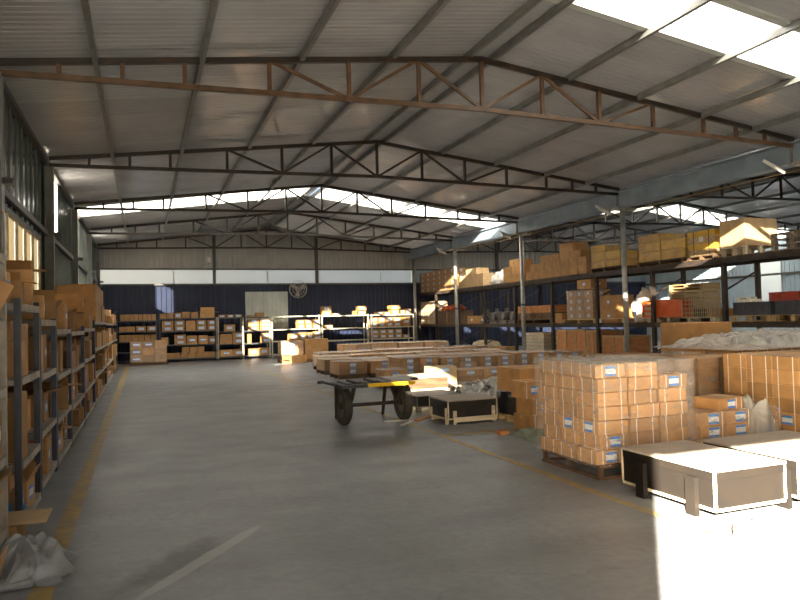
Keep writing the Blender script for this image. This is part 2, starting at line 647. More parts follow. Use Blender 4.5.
for i, (a, b) in enumerate(HW):
    sheets(wl, 'y+', 0, prev, a, 0, TOPZ, 'wall_green')
    sheets(wl, 'y+', 0, a, b, 0, 3.85, 'wall_green')
    wo = thing('window_%d' % (i + 1), 'narrow bright upright window panel high in the grey-green side wall', 'window',
               (0, (a + b) / 2, 3.85), 'high side-wall windows', 'structure')
    MB().box(-0.012, 0.0, a + 0.02, b - 0.02, 3.87, TOPZ - 0.05).build('pane', 'window_clear', wo)
    f = MB()
    f.box(-0.02, 0.02, a, a + 0.025, 3.85, TOPZ).box(-0.02, 0.02, b - 0.025, b, 3.85, TOPZ)
    f.box(-0.02, 0.02, a, b, 3.85, 3.875)
    f.build('window_frame', 'col_paint', wo)
    prev = b
sheets(wl, 'y+', 0, prev, YB, 0, TOPZ, 'wall_green')
wo = thing('window_4', 'framed row of dusty window panes low in the grey-green side wall above racks', 'window', (0, 13, 2.1), kind='structure')
n = 5
pw = (LW[1] - LW[0]) / n
for i in range(n):
    a = LW[0] + i * pw
    MB().box(-0.012, -0.004, a + 0.04, a + pw - 0.04, 2.15, 3.37).build('pane', 'window_dusty', wo)
    MB().box(-0.04, 0.04, a - 0.03, a + 0.03, 2.1, 3.42).build('mullion', 'rack_pale', wo)
MB().box(-0.04, 0.05, LW[0], LW[1], 3.37, 3.45).build('window_frame', 'girt', wo)
MB().box(-0.04, 0.05, LW[0], LW[1], 2.08, 2.14).build('window_sill', 'rack_pale', wo)
MB().box(-0.04, 0.04, LW[1] - 0.03, LW[1] + 0.03, 2.1, 3.42).build('mullion', 'rack_pale', wo)
# girts: horizontal rails
for z in (1.2, 3.6):
    for y0, y1 in zip([YF] + TR_Y[:-1], TR_Y):
        MB().box(0.03, 0.10, y0 + 0.11, y1 - 0.11, z - 0.05, z + 0.05).build('girt', 'girt', wl)
MB().box(0.0, 0.1, YF, YB, EAVE - 0.12, EAVE - 0.02).build('eave_rail', 'girt', wl)
for i, y in enumerate(TR_Y):
    c = MB()
    c.box(0.045, 0.20, y - 0.012, y + 0.012, 0, 5.04)
    c.box(0.035, 0.05, y - 0.1, y + 0.1, 0, 5.04).box(0.195, 0.21, y - 0.1, y + 0.1, 0, 5.04)
    o = c.build('wall_column', 'col_paint')
    tag(o, 'grey steel I-section column standing against the side wall', 'column', 'columns along the window wall')
    MB().box(0.21, 0.34, y - 0.07, y + 0.07, 3.55, 3.63).build('bracket', 'girt', o)

# back wall
wb = thing('wall_back', 'far end wall with navy sheets below a white window strip and grey sheets above', 'wall', (7.5, YB, 0), kind='structure')
PX0, PX1, PZ0, PZ1 = 6.47, 8.5, 1.35, 3.1
sheets(wb, 'x', YB, 0, PX0, 0, 3.45, 'wall_navy', 1.08, 5)
sheets(wb, 'x', YB, PX1, W, 0, 3.45, 'wall_navy', 1.08, 5)
sheets(wb, 'x', YB, PX0, PX1, 0, PZ0, 'wall_navy', 1.0, 5)
sheets(wb, 'x', YB, PX0, PX1, PZ1, 3.45, 'wall_navy', 1.0, 5)
sheets(wb, 'x', YB, PX0, PX1, PZ0, PZ1, 'wall_pale', 1.0, 5)
sheets(wb, 'x', YB, 0, W, 4.16, EAVE + 1.1, 'wall_grey', 0.94, 4)
sheets(wb, 'x', YB, W, 30, 0, 3.45, 'wall_navy', 1.0, 4)
sheets(wb, 'x', YB, W, 30, 4.16, EAVE + 1.1, 'wall_grey', 1.0, 4)
sheets(wb, 'x', YB, W, 30, 3.45, 4.16, 'wall_blue', 1.0, 4)
MB().box(0, 30, YB - 0.1, YB - 0.02, 4.13, 4.2).build('girt', 'girt', wb)
MB().box(0, 30, YB - 0.1, YB - 0.02, 3.42, 3.5).build('girt', 'girt', wb)
MB().box(0, W, YB - 0.09, YB - 0.03, 4.19, 4.23).build('conduit', 'rack_pale', wb)
for x in (5.08, 9.95, 20.0, 25.0):
    MB().box(x - 0.07, x + 0.07, YB - 0.16, YB - 0.02, 3.45, EAVE + 0.5).build('post', 'girt', wb)
wo = thing('window_5', 'long white translucent window strip across the far wall', 'window', (7.5, YB, 3.5), kind='structure')
px = [0.15, 3.28, 5.08, 7.55, 10.07, 13.3, 14.95]
for a, b in zip(px[:-1], px[1:]):
    MB().box(a + 0.015, b - 0.015, YB - 0.01, YB, 3.5, 4.13).build('pane', 'window_frost', wo)
    MB().box(b - 0.02, b + 0.02, YB - 0.03, YB + 0.01, 3.5, 4.13).build('mullion', 'wall_pale', wo)

# right wall (of the second span)
XR = 30.0
wr = thing('wall_right', 'pale blue corrugated outer wall of the second span', 'wall', (XR, 15, 0), kind='structure')
RWIN = [(23.3, 24.7), (12.0, 13.4)]
prev = YF
for i, (a, b) in enumerate(sorted(RWIN)):
    sheets(wr, 'y-', XR, prev, a, 0, TOPZ, 'wall_blue')
    sheets(wr, 'y-', XR, a, b, 0, 1.6, 'wall_blue')
    sheets(wr, 'y-', XR, a, b, 4.3, TOPZ, 'wall_blue')
    wo = thing('window_%d' % (6 + i), 'tall bright window in the pale blue outer wall behind the rack', 'window', (XR, (a + b) / 2, 1.6),
               'tall outer-wall windows', 'structure')
    MB().box(XR, XR + 0.012, a + 0.04, b - 0.04, 1.64, 4.26).build('pane', 'window_clear', wo)
    f = MB()
    f.box(XR - 0.03, XR + 0.03, a, a + 0.05, 1.6, 4.3).box(XR - 0.03, XR + 0.03, b - 0.05, b, 1.6, 4.3)
    f.box(XR - 0.03, XR + 0.03, a, b, 1.6, 1.65).box(XR - 0.03, XR + 0.03, a, b, 4.25, 4.3)
    f.build('window_frame', 'col_paint', wo)
    prev = b
sheets(wr, 'y-', XR, prev, YB, 0, TOPZ, 'wall_blue')
for z in (1.4, 3.3, 4.4):
    MB().box(XR - 0.12, XR - 0.03, YF, YB, z - 0.05, z + 0.05).build('girt', 'girt', wr)

# front wall: open bay, lintel above, second span closed
wf = thing('wall_front', 'front wall with a wide open doorway and sheeting above', 'wall', (7.5, YF, 0), kind='structure')
LINTEL = 4.09
sheets(wf, 'x', YF, 0, DOOR[1], LINTEL, EAVE + 1.1, 'wall_grey', 1.0, 4)
sheets(wf, 'x', YF, DOOR[1], W, 0, EAVE + 1.1, 'wall_grey', 1.0, 4)
sheets(wf, 'x', YF, W, 30, 0, EAVE + 1.1, 'wall_grey', 1.0, 4)
MB().box(0, DOOR[1], YF - 0.1, YF + 0.1, LINTEL - 0.15, LINTEL).build('lintel', 'girt', wf)

# ------------------------------------------------------------------ roofs
SL = math.atan2(RIDGE - EAVE, W / 2)
SLEN = math.hypot(RIDGE - EAVE, W / 2)


def roof_sheet_mesh(w, m, ribs):
    me = sheet_mesh(w, SLEN + 0.02, m, ribs, 0.006, 0.02, 0.003)
    return me


def roof(x0, name, label):
    r = thing(name, label, 'ceiling', (x0 + W / 2, 15, RIDGE), kind='structure')
    segs = []
    prev = YF - 0.3
    for a, b in SKY:
        segs.append((prev, a, False))
        segs.append((a, b, True))
        prev = b
    segs.append((prev, YB + 0.2, False))
    for a, b, glass in segs:
        n = max(1, round((b - a) / 1.0))
        w = (b - a) / n
        for side in (0, 1):
            for i in range(n):
                gl = glass and not (side == 0 and x0 == 0 and a < 10)
                me = roof_sheet_mesh(w, 'skylight' if gl else 'roof_sheet', 7)
                o = link('skylight_sheet' if gl else 'roof_sheet', me, r)
                # local X -> world +y, local Z -> up the slope, local -Y -> down into the hall
                y = a + i * w
                if side == 0:
                    X = Vector((0, 1, 0))
                    Z = Vector((math.cos(SL), 0, math.sin(SL)))
                    P = Vector((x0, y, EAVE))
                else:
                    X = Vector((0, -1, 0))
                    Z = Vector((-math.cos(SL), 0, math.sin(SL)))
                    P = Vector((x0 + W, y + w, EAVE))
                Y = Z.cross(X)
                M = Matrix(((X.x, Y.x, Z.x, 0), (X.y, Y.y, Z.y, 0), (X.z, Y.z, Z.z, 0), (0, 0, 0, 1)))
                o.rotation_euler = M.to_euler()
                o.location = P - world_loc(r)
    # ridge cap
    c = MB()
    c.box(x0 + W / 2 - 0.2, x0 + W / 2 + 0.2, YF - 0.3, YB + 0.2, RIDGE + 0.0, RIDGE + 0.03)
    c.build('ridge_cap', 'roof_sheet', r)
    # flashing strip along the far edge of each skylight
    for a, b in SKY:
        for yy in (a, b):
            for side in (0, 1):
                xa, za, xb, zb = (x0, EAVE, x0 + W / 2, RIDGE) if side == 0 else (x0 + W / 2, RIDGE, x0 + W, EAVE)
                MB().bar((xa, yy, za - 0.03), (xb, yy, zb - 0.03), 0.13, 0.05).build('flashing', 'wall_pale', r)


roof(0.0, 'ceiling', 'ribbed metal roof sheeting with bright skylight strips over the main span')
roof(W, 'ceiling_side', 'ribbed metal roof sheeting over the second span behind the columns')


def zroof(x):
    return EAVE + (RIDGE - EAVE) * (1 - abs(x - W / 2) / (W / 2))


# purlins
for span in (0, 1):
    for q, x in enumerate((7.3, 5.87, 4.33, 2.82, 1.37, 7.75, 9.3, 10.85, 12.4, 13.75)):
        z = zroof(x) - 0.035
        X = x + span * W
        o = MB().box(X - 0.035, X + 0.035, YF, YB - 0.02, z - 0.11, z).build('purlin', 'purlin_steel')
        tag(o, 'grey steel purlin, %s from the ridge, on the %s slope of the %s span' % (['first', 'second', 'third', 'fourth', 'fifth'][q % 5], ('window-wall' if q < 5 else 'column-side') if span == 0 else ('column-side' if q < 5 else 'outer'), 'main' if span == 0 else 'second'), 'purlin',
            'purlins of the %s span' % ('main' if span == 0 else 'second'))

# trusses
NX = [0.9, 1.72, 2.57, 3.82, 5.1, 6.32, 7.5, 8.72, 9.95, 11.2, 12.45, 13.3, 14.1]


def ztop(x):
    return 5.19 + (6.08 - 5.19) * (1 - abs(x - 7.5) / 7.5)


def zbot(x):
    return 5.06 + 0.14 * (1 - abs(x - 7.5) / 7.5)


def make_truss(y, x0, label, group):
    t = thing('roof_truss', label, 'truss', (x0 + 7.5, y, 5.1), group)
    MB().bar((x0 + 0.12, y, ztop(0.12)), (x0 + 7.5, y, ztop(7.5)), 0.07, 0.085).build('top_chord', 'truss_steel', t)
    MB().bar((x0 + 7.5, y, ztop(7.5)), (x0 + 14.9, y, ztop(14.9)), 0.07, 0.085).build('top_chord', 'truss_steel', t)
    MB().bar((x0 + 0.12, y, zbot(0.12)), (x0 + 7.5, y, zbot(7.5)), 0.07, 0.075).build('bottom_chord', 'truss_steel', t)
    MB().bar((x0 + 7.5, y, zbot(7.5)), (x0 + 14.9, y, zbot(14.9)), 0.07, 0.075).build('bottom_chord', 'truss_steel', t)
    for x in NX:
        MB().bar((x0 + x, y, zbot(x) + 0.03), (x0 + x, y, ztop(x) - 0.03), 0.06).build('post', 'truss_steel', t)
    for i, (a, b) in enumerate([(3, 4), (4, 5), (5, 6), (6, 7), (7, 8), (8, 9)]):
        za = ztop if i in (0, 2, 4) else zbot
        zb = zbot if i in (0, 2, 4) else ztop
        if i == 3:
            za, zb = zbot, ztop
        MB().bar((x0 + NX[a], y, za(NX[a])), (x0 + NX[b], y, zb(NX[b])), 0.045, 0.05).build('diagonal', 'truss_steel', t)
    return t


tn = make_truss(TR_Y[0], 0, 'brown steel roof truss, bounce light painted in, between the two skylights, beside the first one', 'roof trusses of the main span')
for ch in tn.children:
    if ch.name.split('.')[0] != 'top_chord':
        ch.data.materials[0] = MATS['truss_brown_bounce']
t0 = make_truss(TR_Y[1], 0, 'dark steel roof truss spanning the main hall at the first pipe column', 'roof trusses of the main span')
for y, lb in zip(TR_Y[2:], ('dark steel roof truss just before the far skylight strip', 'dark steel roof truss just behind the far skylight strip', 'dark steel roof truss against the far end wall')):
    c = copy_tree(t0)
    c.location.y = y
    c['label'] = lb
t1 = copy_tree(t0)
t1.location = (22.5, TR_Y[0], 5.1)
t1['label'] = 'dark steel roof truss of the second span above the big tan carton'
t1['group'] = 'roof trusses of the second span'
for y, lb in zip(TR_Y[1:], ('at the first pipe column', 'before the far skylight strip', 'behind the far skylight strip', 'against the far wall')):
    c = copy_tree(t1)
    c.location.y = y
    c['label'] = 'dark steel roof truss of the second span ' + lb

# gutter beam and pipe columns
gb = MB().box(14.86, 15.14, YF, YB - 0.05, 4.68, 5.1)
gb.box(14.78, 15.22, YF, YB - 0.05, 5.1, 5.14)
o = gb.build('gutter_beam', 'gutter_steel')
tag(o, 'blue-grey steel valley gutter beam running above the column row', 'beam')
for y in TR_Y[:-1]:
    MB().box(14.80, 15.2, y - 0.02, y + 0.02, 4.66, 5.12).build('joint_plate', 'purlin_steel', o)
o = MB().cyl((15.2, 4, 4.6), (15.2, YB - 0.3, 4.6), 0.012, 6).build('cable_conduit', 'wood')
tag(o, 'thin brownish cable conduit below the valley gutter beam', 'conduit')


def pipe_column(y):
    c = MB().cyl((15, y, 0.012), (15, y, 4.60), 0.075, 14).build('pipe_column', 'pipe', smooth=True)
    tag(c, 'slim grey steel pipe column standing before the pallet rack', 'column', 'pipe columns below the gutter beam')
    MB().box(14.86, 15.14, y - 0.14, y + 0.14, 0.0, 0.012).build('base_plate', 'pipe', c)
    MB().box(14.68, 15.42, y - 0.09, y + 0.09, 4.60, 4.68).build('head_plate', 'rack_pale', c)
    MB().box(14.93, 15.07, y - 0.07, y + 0.07, 4.68, 5.08).build('head_post', 'rack_cream', c)
    MB().cyl((15, y, 2.0), (15, y, 2.06), 0.082, 14).build('band', 'girt', c)


for y in TR_Y:
    pipe_column({10.36: 10.15, 32.42: 32.2}.get(y, y))

# flood lamps on the columns
for y in TR_Y[:-1]:
    t = thing('flood_lamp', 'white rectangular flood lamp bracketed beside a column head', 'lamp', (14.45, y, 4.62), 'flood lamps at the column heads')
    rot = Matrix.Rotation(math.radians(35), 3, 'X') @ Matrix.Rotation(math.radians(18), 3, 'Y')
    MB().box(14.12, 14.52, y - 0.16, y + 0.16, 4.56, 4.62, rot).build('housing', 'lamp_white', t)
    MB().box(14.15, 14.49, y - 0.13, y + 0.13, 4.552, 4.558, rot, (14.32, y, 4.59)).build('lens', 'fan_grey', t)
    MB().bar((14.4, y, 4.6), (14.70, y, 4.64), 0.03).build('bracket', 'rack_pale', t)

# wall fan
t = thing('wall_fan', 'caged wall fan hung on the navy far wall', 'fan', (8.98, YB - 0.25, 3.0))
fy = YB - 0.30
c = MB()
for rr, dy in ((0.42, 0.0), (0.28, -0.06), (0.14, -0.09), (0.42, 0.10)):
    n = 24
    for i in range(n):
        a0, a1 = 2 * math.pi * i / n, 2 * math.pi * (i + 1) / n
        c.bar((8.98 + rr * math.cos(a0), fy + dy, 3.2 + rr * math.sin(a0)), (8.98 + rr * math.cos(a1), fy + dy, 3.2 + rr * math.sin(a1)), 0.022)
for i in range(12):
    a0 = 2 * math.pi * i / 12
    c.bar((8.98, fy - 0.1, 3.2), (8.98 + 0.42 * math.cos(a0), fy, 3.2 + 0.42 * math.sin(a0)), 0.012)
c.build('cage', 'fan_grey', t)
for i in range(3):
    a0 = 2 * math.pi * i / 3 + 0.4
    b = MB()
    d = Vector((math.cos(a0), 0, math.sin(a0)))
    e = Vector((-math.sin(a0), 0, math.cos(a0)))
    p0 = Vector((8.98, fy + 0.03, 3.2))
    q = [p0 + d * 0.06 - e * 0.05, p0 + d * 0.06 + e * 0.05 + Vector((0, 0.03, 0)), p0 + d * 0.36 + e * 0.13 + Vector((0, 0.05, 0)), p0 + d * 0.36 - e * 0.10]
    b.v = [tuple(x) for x in q] + [tuple(x + Vector((0, 0.008, 0))) for x in q]
    b.f = [(0, 1, 2, 3), (7, 6, 5, 4), (0, 4, 5, 1), (1, 5, 6, 2), (2, 6, 7, 3), (3, 7, 4, 0)]
    b.build('blade', 'rack_pale', t)
MB().cyl((8.98, fy - 0.08, 3.2), (8.98, fy + 0.2, 3.2), 0.09, 14).build('motor', 'fan_dark', t)
MB().bar((8.98, fy + 0.18, 3.2), (8.98, YB - 0.03, 3.25), 0.05).build('bracket', 'fan_dark', t)

# junction box by the roof post
o = MB().box(4.78, 4.92, YB - 0.14, YB - 0.03, 4.5, 4.72).build('junction_box', 'lamp_white')
tag(o, 'small white junction box on the grey upper far wall', 'electrical box')


# ------------------------------------------------------------------ cartons
BOXM = {}


def box_mesh(w, d, h, m, bev=0.006):
    key = (round(w, 3), round(d, 3), round(h, 3), m, bev)
    if key in BOXM:
        return BOXM[key]
    bm = bmesh.new()
    bmesh.ops.create_cube(bm, size=1.0)
    for v in bm.verts:
        v.co = Vector((v.co.x * w, v.co.y * d, (v.co.z + 0.5) * h))
    if bev:
        bmesh.ops.bevel(bm, geom=list(bm.edges), offset=bev, segments=1, affect='EDGES')
    me = bpy.data.meshes.new('box')
    bm.to_mesh(me)
    bm.free()
    me.materials.append(MATS[m])
    BOXM[key] = me
    return me


def mbmesh(key, fn, m):
    if key in BOXM:
        return BOXM[key]
    b = MB()
    fn(b)
    me = b.mesh(key[0], m)
    BOXM[key] = me
    return me


def strap_mesh(d, h, w=0.011):
    def fn(b):
        t = 0.0022
        b.box(-w / 2, w / 2, -d / 2 - t, -d / 2 + 0.0, 0, h + t)
        b.box(-w / 2, w / 2, d / 2, d / 2 + t, 0, h + t)
        b.box(-w / 2, w / 2, -d / 2, d / 2, h, h + t)
    return mbmesh(('strap', round(d, 3), round(h, 3), w), fn, 'strap')


CARTONS = []


def carton(x, y, z, w, d, h, look='brown carton', place='', group='', rz=0.0, label=None, m='card', straps=(), lsize=None,
           open_=False, tape=True, rot=None, lm='label', lrow=None, force=False):
    """queue a carton: centre x,y, base z. label = list of faces '-y','-x','+x' that carry a sticker"""
    depth = (Vector((x, y, z + h / 2)) - CAM).dot(_F)
    area = (max(w, d) * h + 0.3 * w * d) * (FPX / max(depth, 1)) ** 2
    CARTONS.append(dict(x=x, y=y, z=z, w=w, d=d, h=h, look=look, place=place, group=group, rz=rz, label=label or [], m=m,
                        straps=straps, lsize=lsize, open_=open_, tape=tape, rot=rot, lm=lm, px=FPX / max(depth, 1), area=area, lrow=lrow,
                        force=force))


def emit_carton(c):
    w, d, h, m = c['w'], c['d'], c['h'], c['m']
    lab = (c['look'] + ' ' + c['place']).strip()
    if c['open_']:
        key = ('open', round(w, 3), round(d, 3), round(h, 3))

        def fn(b):
            t = 0.006
            b.box(-w / 2, w / 2, -d / 2, d / 2, 0, t)
            b.box(-w / 2, -w / 2 + t, -d / 2, d / 2, t, h)
            b.box(w / 2 - t, w / 2, -d / 2, d / 2, t, h)
            b.box(-w / 2 + t, w / 2 - t, -d / 2, -d / 2 + t, t, h)
            b.box(-w / 2 + t, w / 2 - t, d / 2 - t, d / 2, t, h)
        me = mbmesh(key, fn, m)
    else:
        me = box_mesh(w, d, h, m, min(0.006, h * 0.04))
    o = link('open_carton' if c['open_'] else 'carton', me, None, (c['x'], c['y'], c['z']), c['rot'] or (0, 0, c['rz']))
    tag(o, lab, 'carton', c['group'])
    px = c['px']
    if c['open_']:
        fl_ = d * 0.45
        rnd = random.Random(int(c['x'] * 991 + c['y'] * 773 + c['z'] * 131))
        for side in ('+x', '-x', '+y', '-y'):
            L_ = d if side[1] == 'x' else w
            hh = min(w, d) * 0.45
            fm = mbmesh(('flap', round(L_, 3), round(hh, 3), m), lambda b: b.box(-L_ / 2 + 0.004, L_ / 2 - 0.004, 0, 0.005, 0, hh), m)
            ang = math.radians(rnd.uniform(15, 115))
            f = link('flap', fm, o)
            if side == '-y':
                f.location = (0, -d / 2, h)
                f.rotation_euler = (ang, 0, 0)
            elif side == '+y':
                f.location = (0, d / 2, h)
                f.rotation_euler = (ang, 0, math.pi)
            elif side == '+x':
                f.location = (w / 2, 0, h)
                f.rotation_euler = (ang, 0, math.pi / 2)
            else:
                f.location = (-w / 2, 0, h)
                f.rotation_euler = (ang, 0, -math.pi / 2)
    elif c['tape'] and px * w > 9:
        tw = 0.05
        tm = mbmesh(('tape', round(w, 3), round(h, 3)), lambda b: b.box(-w / 2 - 0.001, w / 2 + 0.001, -tw / 2, tw / 2, h - 0.05, h + 0.0015), 'tape')
        link('packing_tape', tm, o)
    for s in c['straps']:
        link('strap', strap_mesh(d, h), o, (s * w, 0, 0))
    for sq in c.get('xs', ()):
        link('strap', strap_mesh(w, h), o, (0, sq * d, 0), (0, 0, math.pi / 2))
    for face in c['label']:
        fw = w if face[1] == 'y' else d
        lw, lh = c['lsize'] or (min(0.2, fw * 0.55), min(0.15, h * 0.62))
        rows = c['lrow'] or [0.5]
        for rq in rows:
            lm_ = mbmesh(('label', round(lw, 3), round(lh, 3), c['lm']), lambda b: b.box(-lw / 2, lw / 2, -0.002, 0.0, -lh / 2, lh / 2), c['lm'])
            off = 0.0012
            if face == '-y':
                link('shipping_label', lm_, o, (0, -d / 2 - off, h * rq))
            elif face == '-x':
                link('shipping_label', lm_, o, (-w / 2 - off, 0, h * rq), (0, 0, -math.pi / 2))
            elif face == '+x':
                link('shipping_label', lm_, o, (w / 2 + off, 0, h * rq), (0, 0, math.pi / 2))


def flush_cartons(limit=320):
    """each carton the photo shows is an object; the hidden and the tiniest ones are joined as stuff"""
    films = [o for o in scene.objects if o.get('category') == 'plastic film']
    for o in films:
        o.hide_viewport = True
    probes = []
    for c in CARTONS:
        o = link('carton', box_mesh(c['w'], c['d'], c['h'], c['m'], min(0.006, c['h'] * 0.04)), None, (c['x'], c['y'], c['z']), c['rot'] or (0, 0, c['rz']))
        probes.append(o)
    bpy.context.view_layer.update()
    dg = bpy.context.evaluated_depsgraph_get()
    for c, o in zip(CARTONS, probes):
        hit = tot = 0
        w, d, h = c['w'] / 2 - 0.004, c['d'] / 2 - 0.004, c['h']
        sx = -1 if c['x'] > CAM.x else 1
        for i in range(3):
            for j in range(3):
                u, v = -0.92 + 1.84 * i / 2, 0.05 + 0.90 * j / 2
                for p in (Vector((u * w, -d - 0.004, v * h)), Vector((sx * (w + 0.004), u * d, v * h)), Vector((u * w, (2 * v - 1) * d, h))):
                    q = o.matrix_world @ p
                    dr = q - CAM
                    tot += 1
                    ok, loc, nrm, idx, ob, mt = scene.ray_cast(dg, CAM, dr.normalized(), distance=dr.length + 0.05)
                    if ok and ob.name == o.name:
                        hit += 1
        c['vis'] = c['area'] * hit / tot
    for o in probes:
        bpy.data.objects.remove(o)
    for o in films:
        o.hide_viewport = False
    CARTONS.sort(key=lambda c: (-1e9 if c['force'] and c['vis'] > 0 else 0) - c['vis'])
    seen = [c for c in CARTONS if c['vis'] > 1.2][:limit]
    rest = [c for c in CARTONS if c not in seen]
    for c in seen:
        emit_carton(c)
    if rest:
        b = MB()
        mi = []
        names = ['card', 'card_pale', 'label', 'label_pale']
        for c in rest:
            rt = Matrix.Rotation(c['rz'], 3, 'Z')
            piv = (c['x'], c['y'], c['z'])
            x, y, z, w, d, h = (c[k] for k in ('x', 'y', 'z', 'w', 'd', 'h'))
            b.box(x - w / 2, x + w / 2, y - d / 2, y + d / 2, z, z + h, rt, piv)
            mi += [names.index(c['m']) if c['m'] in names else 0] * 6
            lw, lh = c['lsize'] or (w * 0.5, h * 0.5)
            for f in c['label']:
                if f == '-y':
                    b.box(x - lw / 2, x + lw / 2, y - d / 2 - 0.003, y - d / 2, z + h / 2 - lh / 2, z + h / 2 + lh / 2, rt, piv)
                elif f == '-x':
                    b.box(x - w / 2 - 0.003, x - w / 2, y - lw / 2, y + lw / 2, z + h / 2 - lh / 2, z + h / 2 + lh / 2, rt, piv)
                else:
                    continue
                mi += [4] * 6
        o = b.build('distant_cartons', 'card')
        for nm in ('card_pale', 'label', 'label_pale', 'sticker_far'):
            o.data.materials.append(MATS[nm])
        o.data.polygons.foreach_set('material_index', mi)
        tag(o, 'many small brown cartons stored deep on the racks and far pallets', 'cartons', kind='stuff')
    print('CARTONS', len(CARTONS), 'seen', len(seen), 'visible', sum(c['vis'] > 1.2 for c in CARTONS), 'rest', len(rest))


# ------------------------------------------------------------------ pallets, films, racks
def pallet(x0, x1, y0, y1, z, label, group, m='wood', h=0.13, detailed=True, boards=6):
    if not detailed:
        b = MB()
        for i in range(3):
            yy = y0 + (y1 - y0 - 0.09) * i / 2
            b.box(x0, x1, yy, yy + 0.09, z, z + h - 0.022)
        for i in range(boards):
            xx = x0 + (x1 - x0 - 0.1) * i / (boards - 1)
            b.box(xx, xx + 0.1, y0, y1, z + h - 0.022, z + h)
        return tag(b.build('pallet', m), label, 'pallet', group)
    t = thing('pallet', label, 'pallet', ((x0 + x1) / 2, (y0 + y1) / 2, z), group)
    w = min(0.1, (x1 - x0) / boards * 0.8)
    for i in range(boards):
        xx = x0 + (x1 - x0 - w) * i / (boards - 1)
        MB().box(xx, xx + w, y0, y1, z + h - 0.02, z + h).build('deck_board', m, t)
    for i in range(3):
        yy = y0 + (y1 - y0 - 0.1) * i / 2
        for j in range(3):
            xx = x0 + (x1 - x0 - 0.1) * j / 2
            MB().box(xx, xx + 0.1, yy, yy + 0.1, z + 0.018, z + h - 0.02).build('block', m, t)
        MB().box(x0, x1, yy, yy + 0.1, z, z + 0.018).build('bottom_board', m, t)
    return t


def film(x0, x1, y0, y1, z0, z1, label, group=None, m='film', seed=0, amp=0.012, gap=0.014, sag=0.0, name='stretch_film', zr=None, mtop=None):
    """crumpled film sleeve with a top, open underneath"""
    rs = random.Random(seed)
    bm = bmesh.new()
    X0, X1, Y0, Y1, Z1 = x0 - gap, x1 + gap, y0 - gap, y1 + gap, z1 + gap * 0.6

    def grid(o, u, v, nu, nv, nrm):
        pts = []
        for j in range(nv + 1):
            row = []
            for i in range(nu + 1):
                p = Vector(o) + Vector(u) * (i / nu) + Vector(v) * (j / nv)
                k = noise.noise(p * 6 + Vector((seed, 0, 0))) * 0.6 + noise.noise(p * 17 + Vector((0, seed, 0))) * 0.4
                p = p + Vector(nrm) * (abs(k) * amp * 2)
                row.append(bm.verts.new(p))
            pts.append(row)
        for j in range(nv):
            for i in range(nu):
                bm.faces.new((pts[j][i], pts[j][i + 1], pts[j + 1][i + 1], pts[j + 1][i]))
    nx, ny, nz_ = [max(4, int(q / 0.08)) for q in (X1 - X0, Y1 - Y0, Z1 - z0)]
    nx, ny, nz_ = min(nx, 26), min(ny, 26), min(nz_, 20)
    grid((X0, Y0, z0), (X1 - X0, 0, 0), (0, 0, Z1 - z0), nx, nz_, (0, -1, 0))
    grid((X1, Y1, z0), (X0 - X1, 0, 0), (0, 0, Z1 - z0), nx, nz_, (0, 1, 0))
    grid((X0, Y1, z0), (0, Y0 - Y1, 0), (0, 0, Z1 - z0), ny, nz_, (-1, 0, 0))
    grid((X1, Y0, z0), (0, Y1 - Y0, 0), (0, 0, Z1 - z0), ny, nz_, (1, 0, 0))
    grid((X0, Y0, Z1), (X1 - X0, 0, 0), (0, Y1 - Y0, 0), nx, ny, (0, 0, 1))
    bmesh.ops.remove_doubles(bm, verts=bm.verts, dist=0.004)
    me = bpy.data.meshes.new(name)
    org = Vector(((x0 + x1) / 2, (y0 + y1) / 2, z0))
    for v in bm.verts:
        v.co -= org
    bm.to_mesh(me)
    bm.free()
    me.materials.append(MATS[m])
    if mtop:
        me.materials.append(MATS[mtop])
        for p in me.polygons:
            if p.normal.z > 0.6 or p.center.z > z1 - z0 - 0.02:
                p.material_index = 1
    me.polygons.foreach_set('use_smooth', [True] * len(me.polygons))
    o = link(name, me, None, org)
    return tag(o, label, 'plastic film', group)


def heap(name, x, y, z, rx, ry, rz, m, label, cat, seed=0, rough=0.35, sub=4, group=None, rotz=0.0, freq=2.2, flat=0.0, smooth=True):
    """crumpled lump resting on a surface (sack, bag, sheet heap)"""
    bm = bmesh.new()
    bmesh.ops.create_icosphere(bm, subdivisions=sub, radius=1.0)
    for v in bm.verts:
        p = v.co.copy()
        k = noise.noise(p * freq + Vector((seed * 3.1, seed, 0)))
        k2 = noise.noise(p * freq * 2.7 + Vector((0, seed * 1.7, seed)))
        k3 = abs(noise.noise(p * freq * 1.4 + Vector((seed, 9, seed * 2.0))))
        f = 1 + rough * (k * 0.55 + k2 * 0.14 - k3 * 0.5)
        v.co = Vector((p.x * rx * f, p.y * ry * f, max(0.0, (p.z + (0.35 if flat == 0 else flat)) * rz * f / 1.35)))
    me = bpy.data.meshes.new(name)
    bm.to_mesh(me)
    bm.free()
    me.materials.append(MATS[m])
    if smooth:
        me.polygons.foreach_set('use_smooth', [True] * len(me.polygons))
    o = link(name, me, None, (x, y, z), (0, 0, rotz))
    if label:
        tag(o, label, cat, group)
    return o


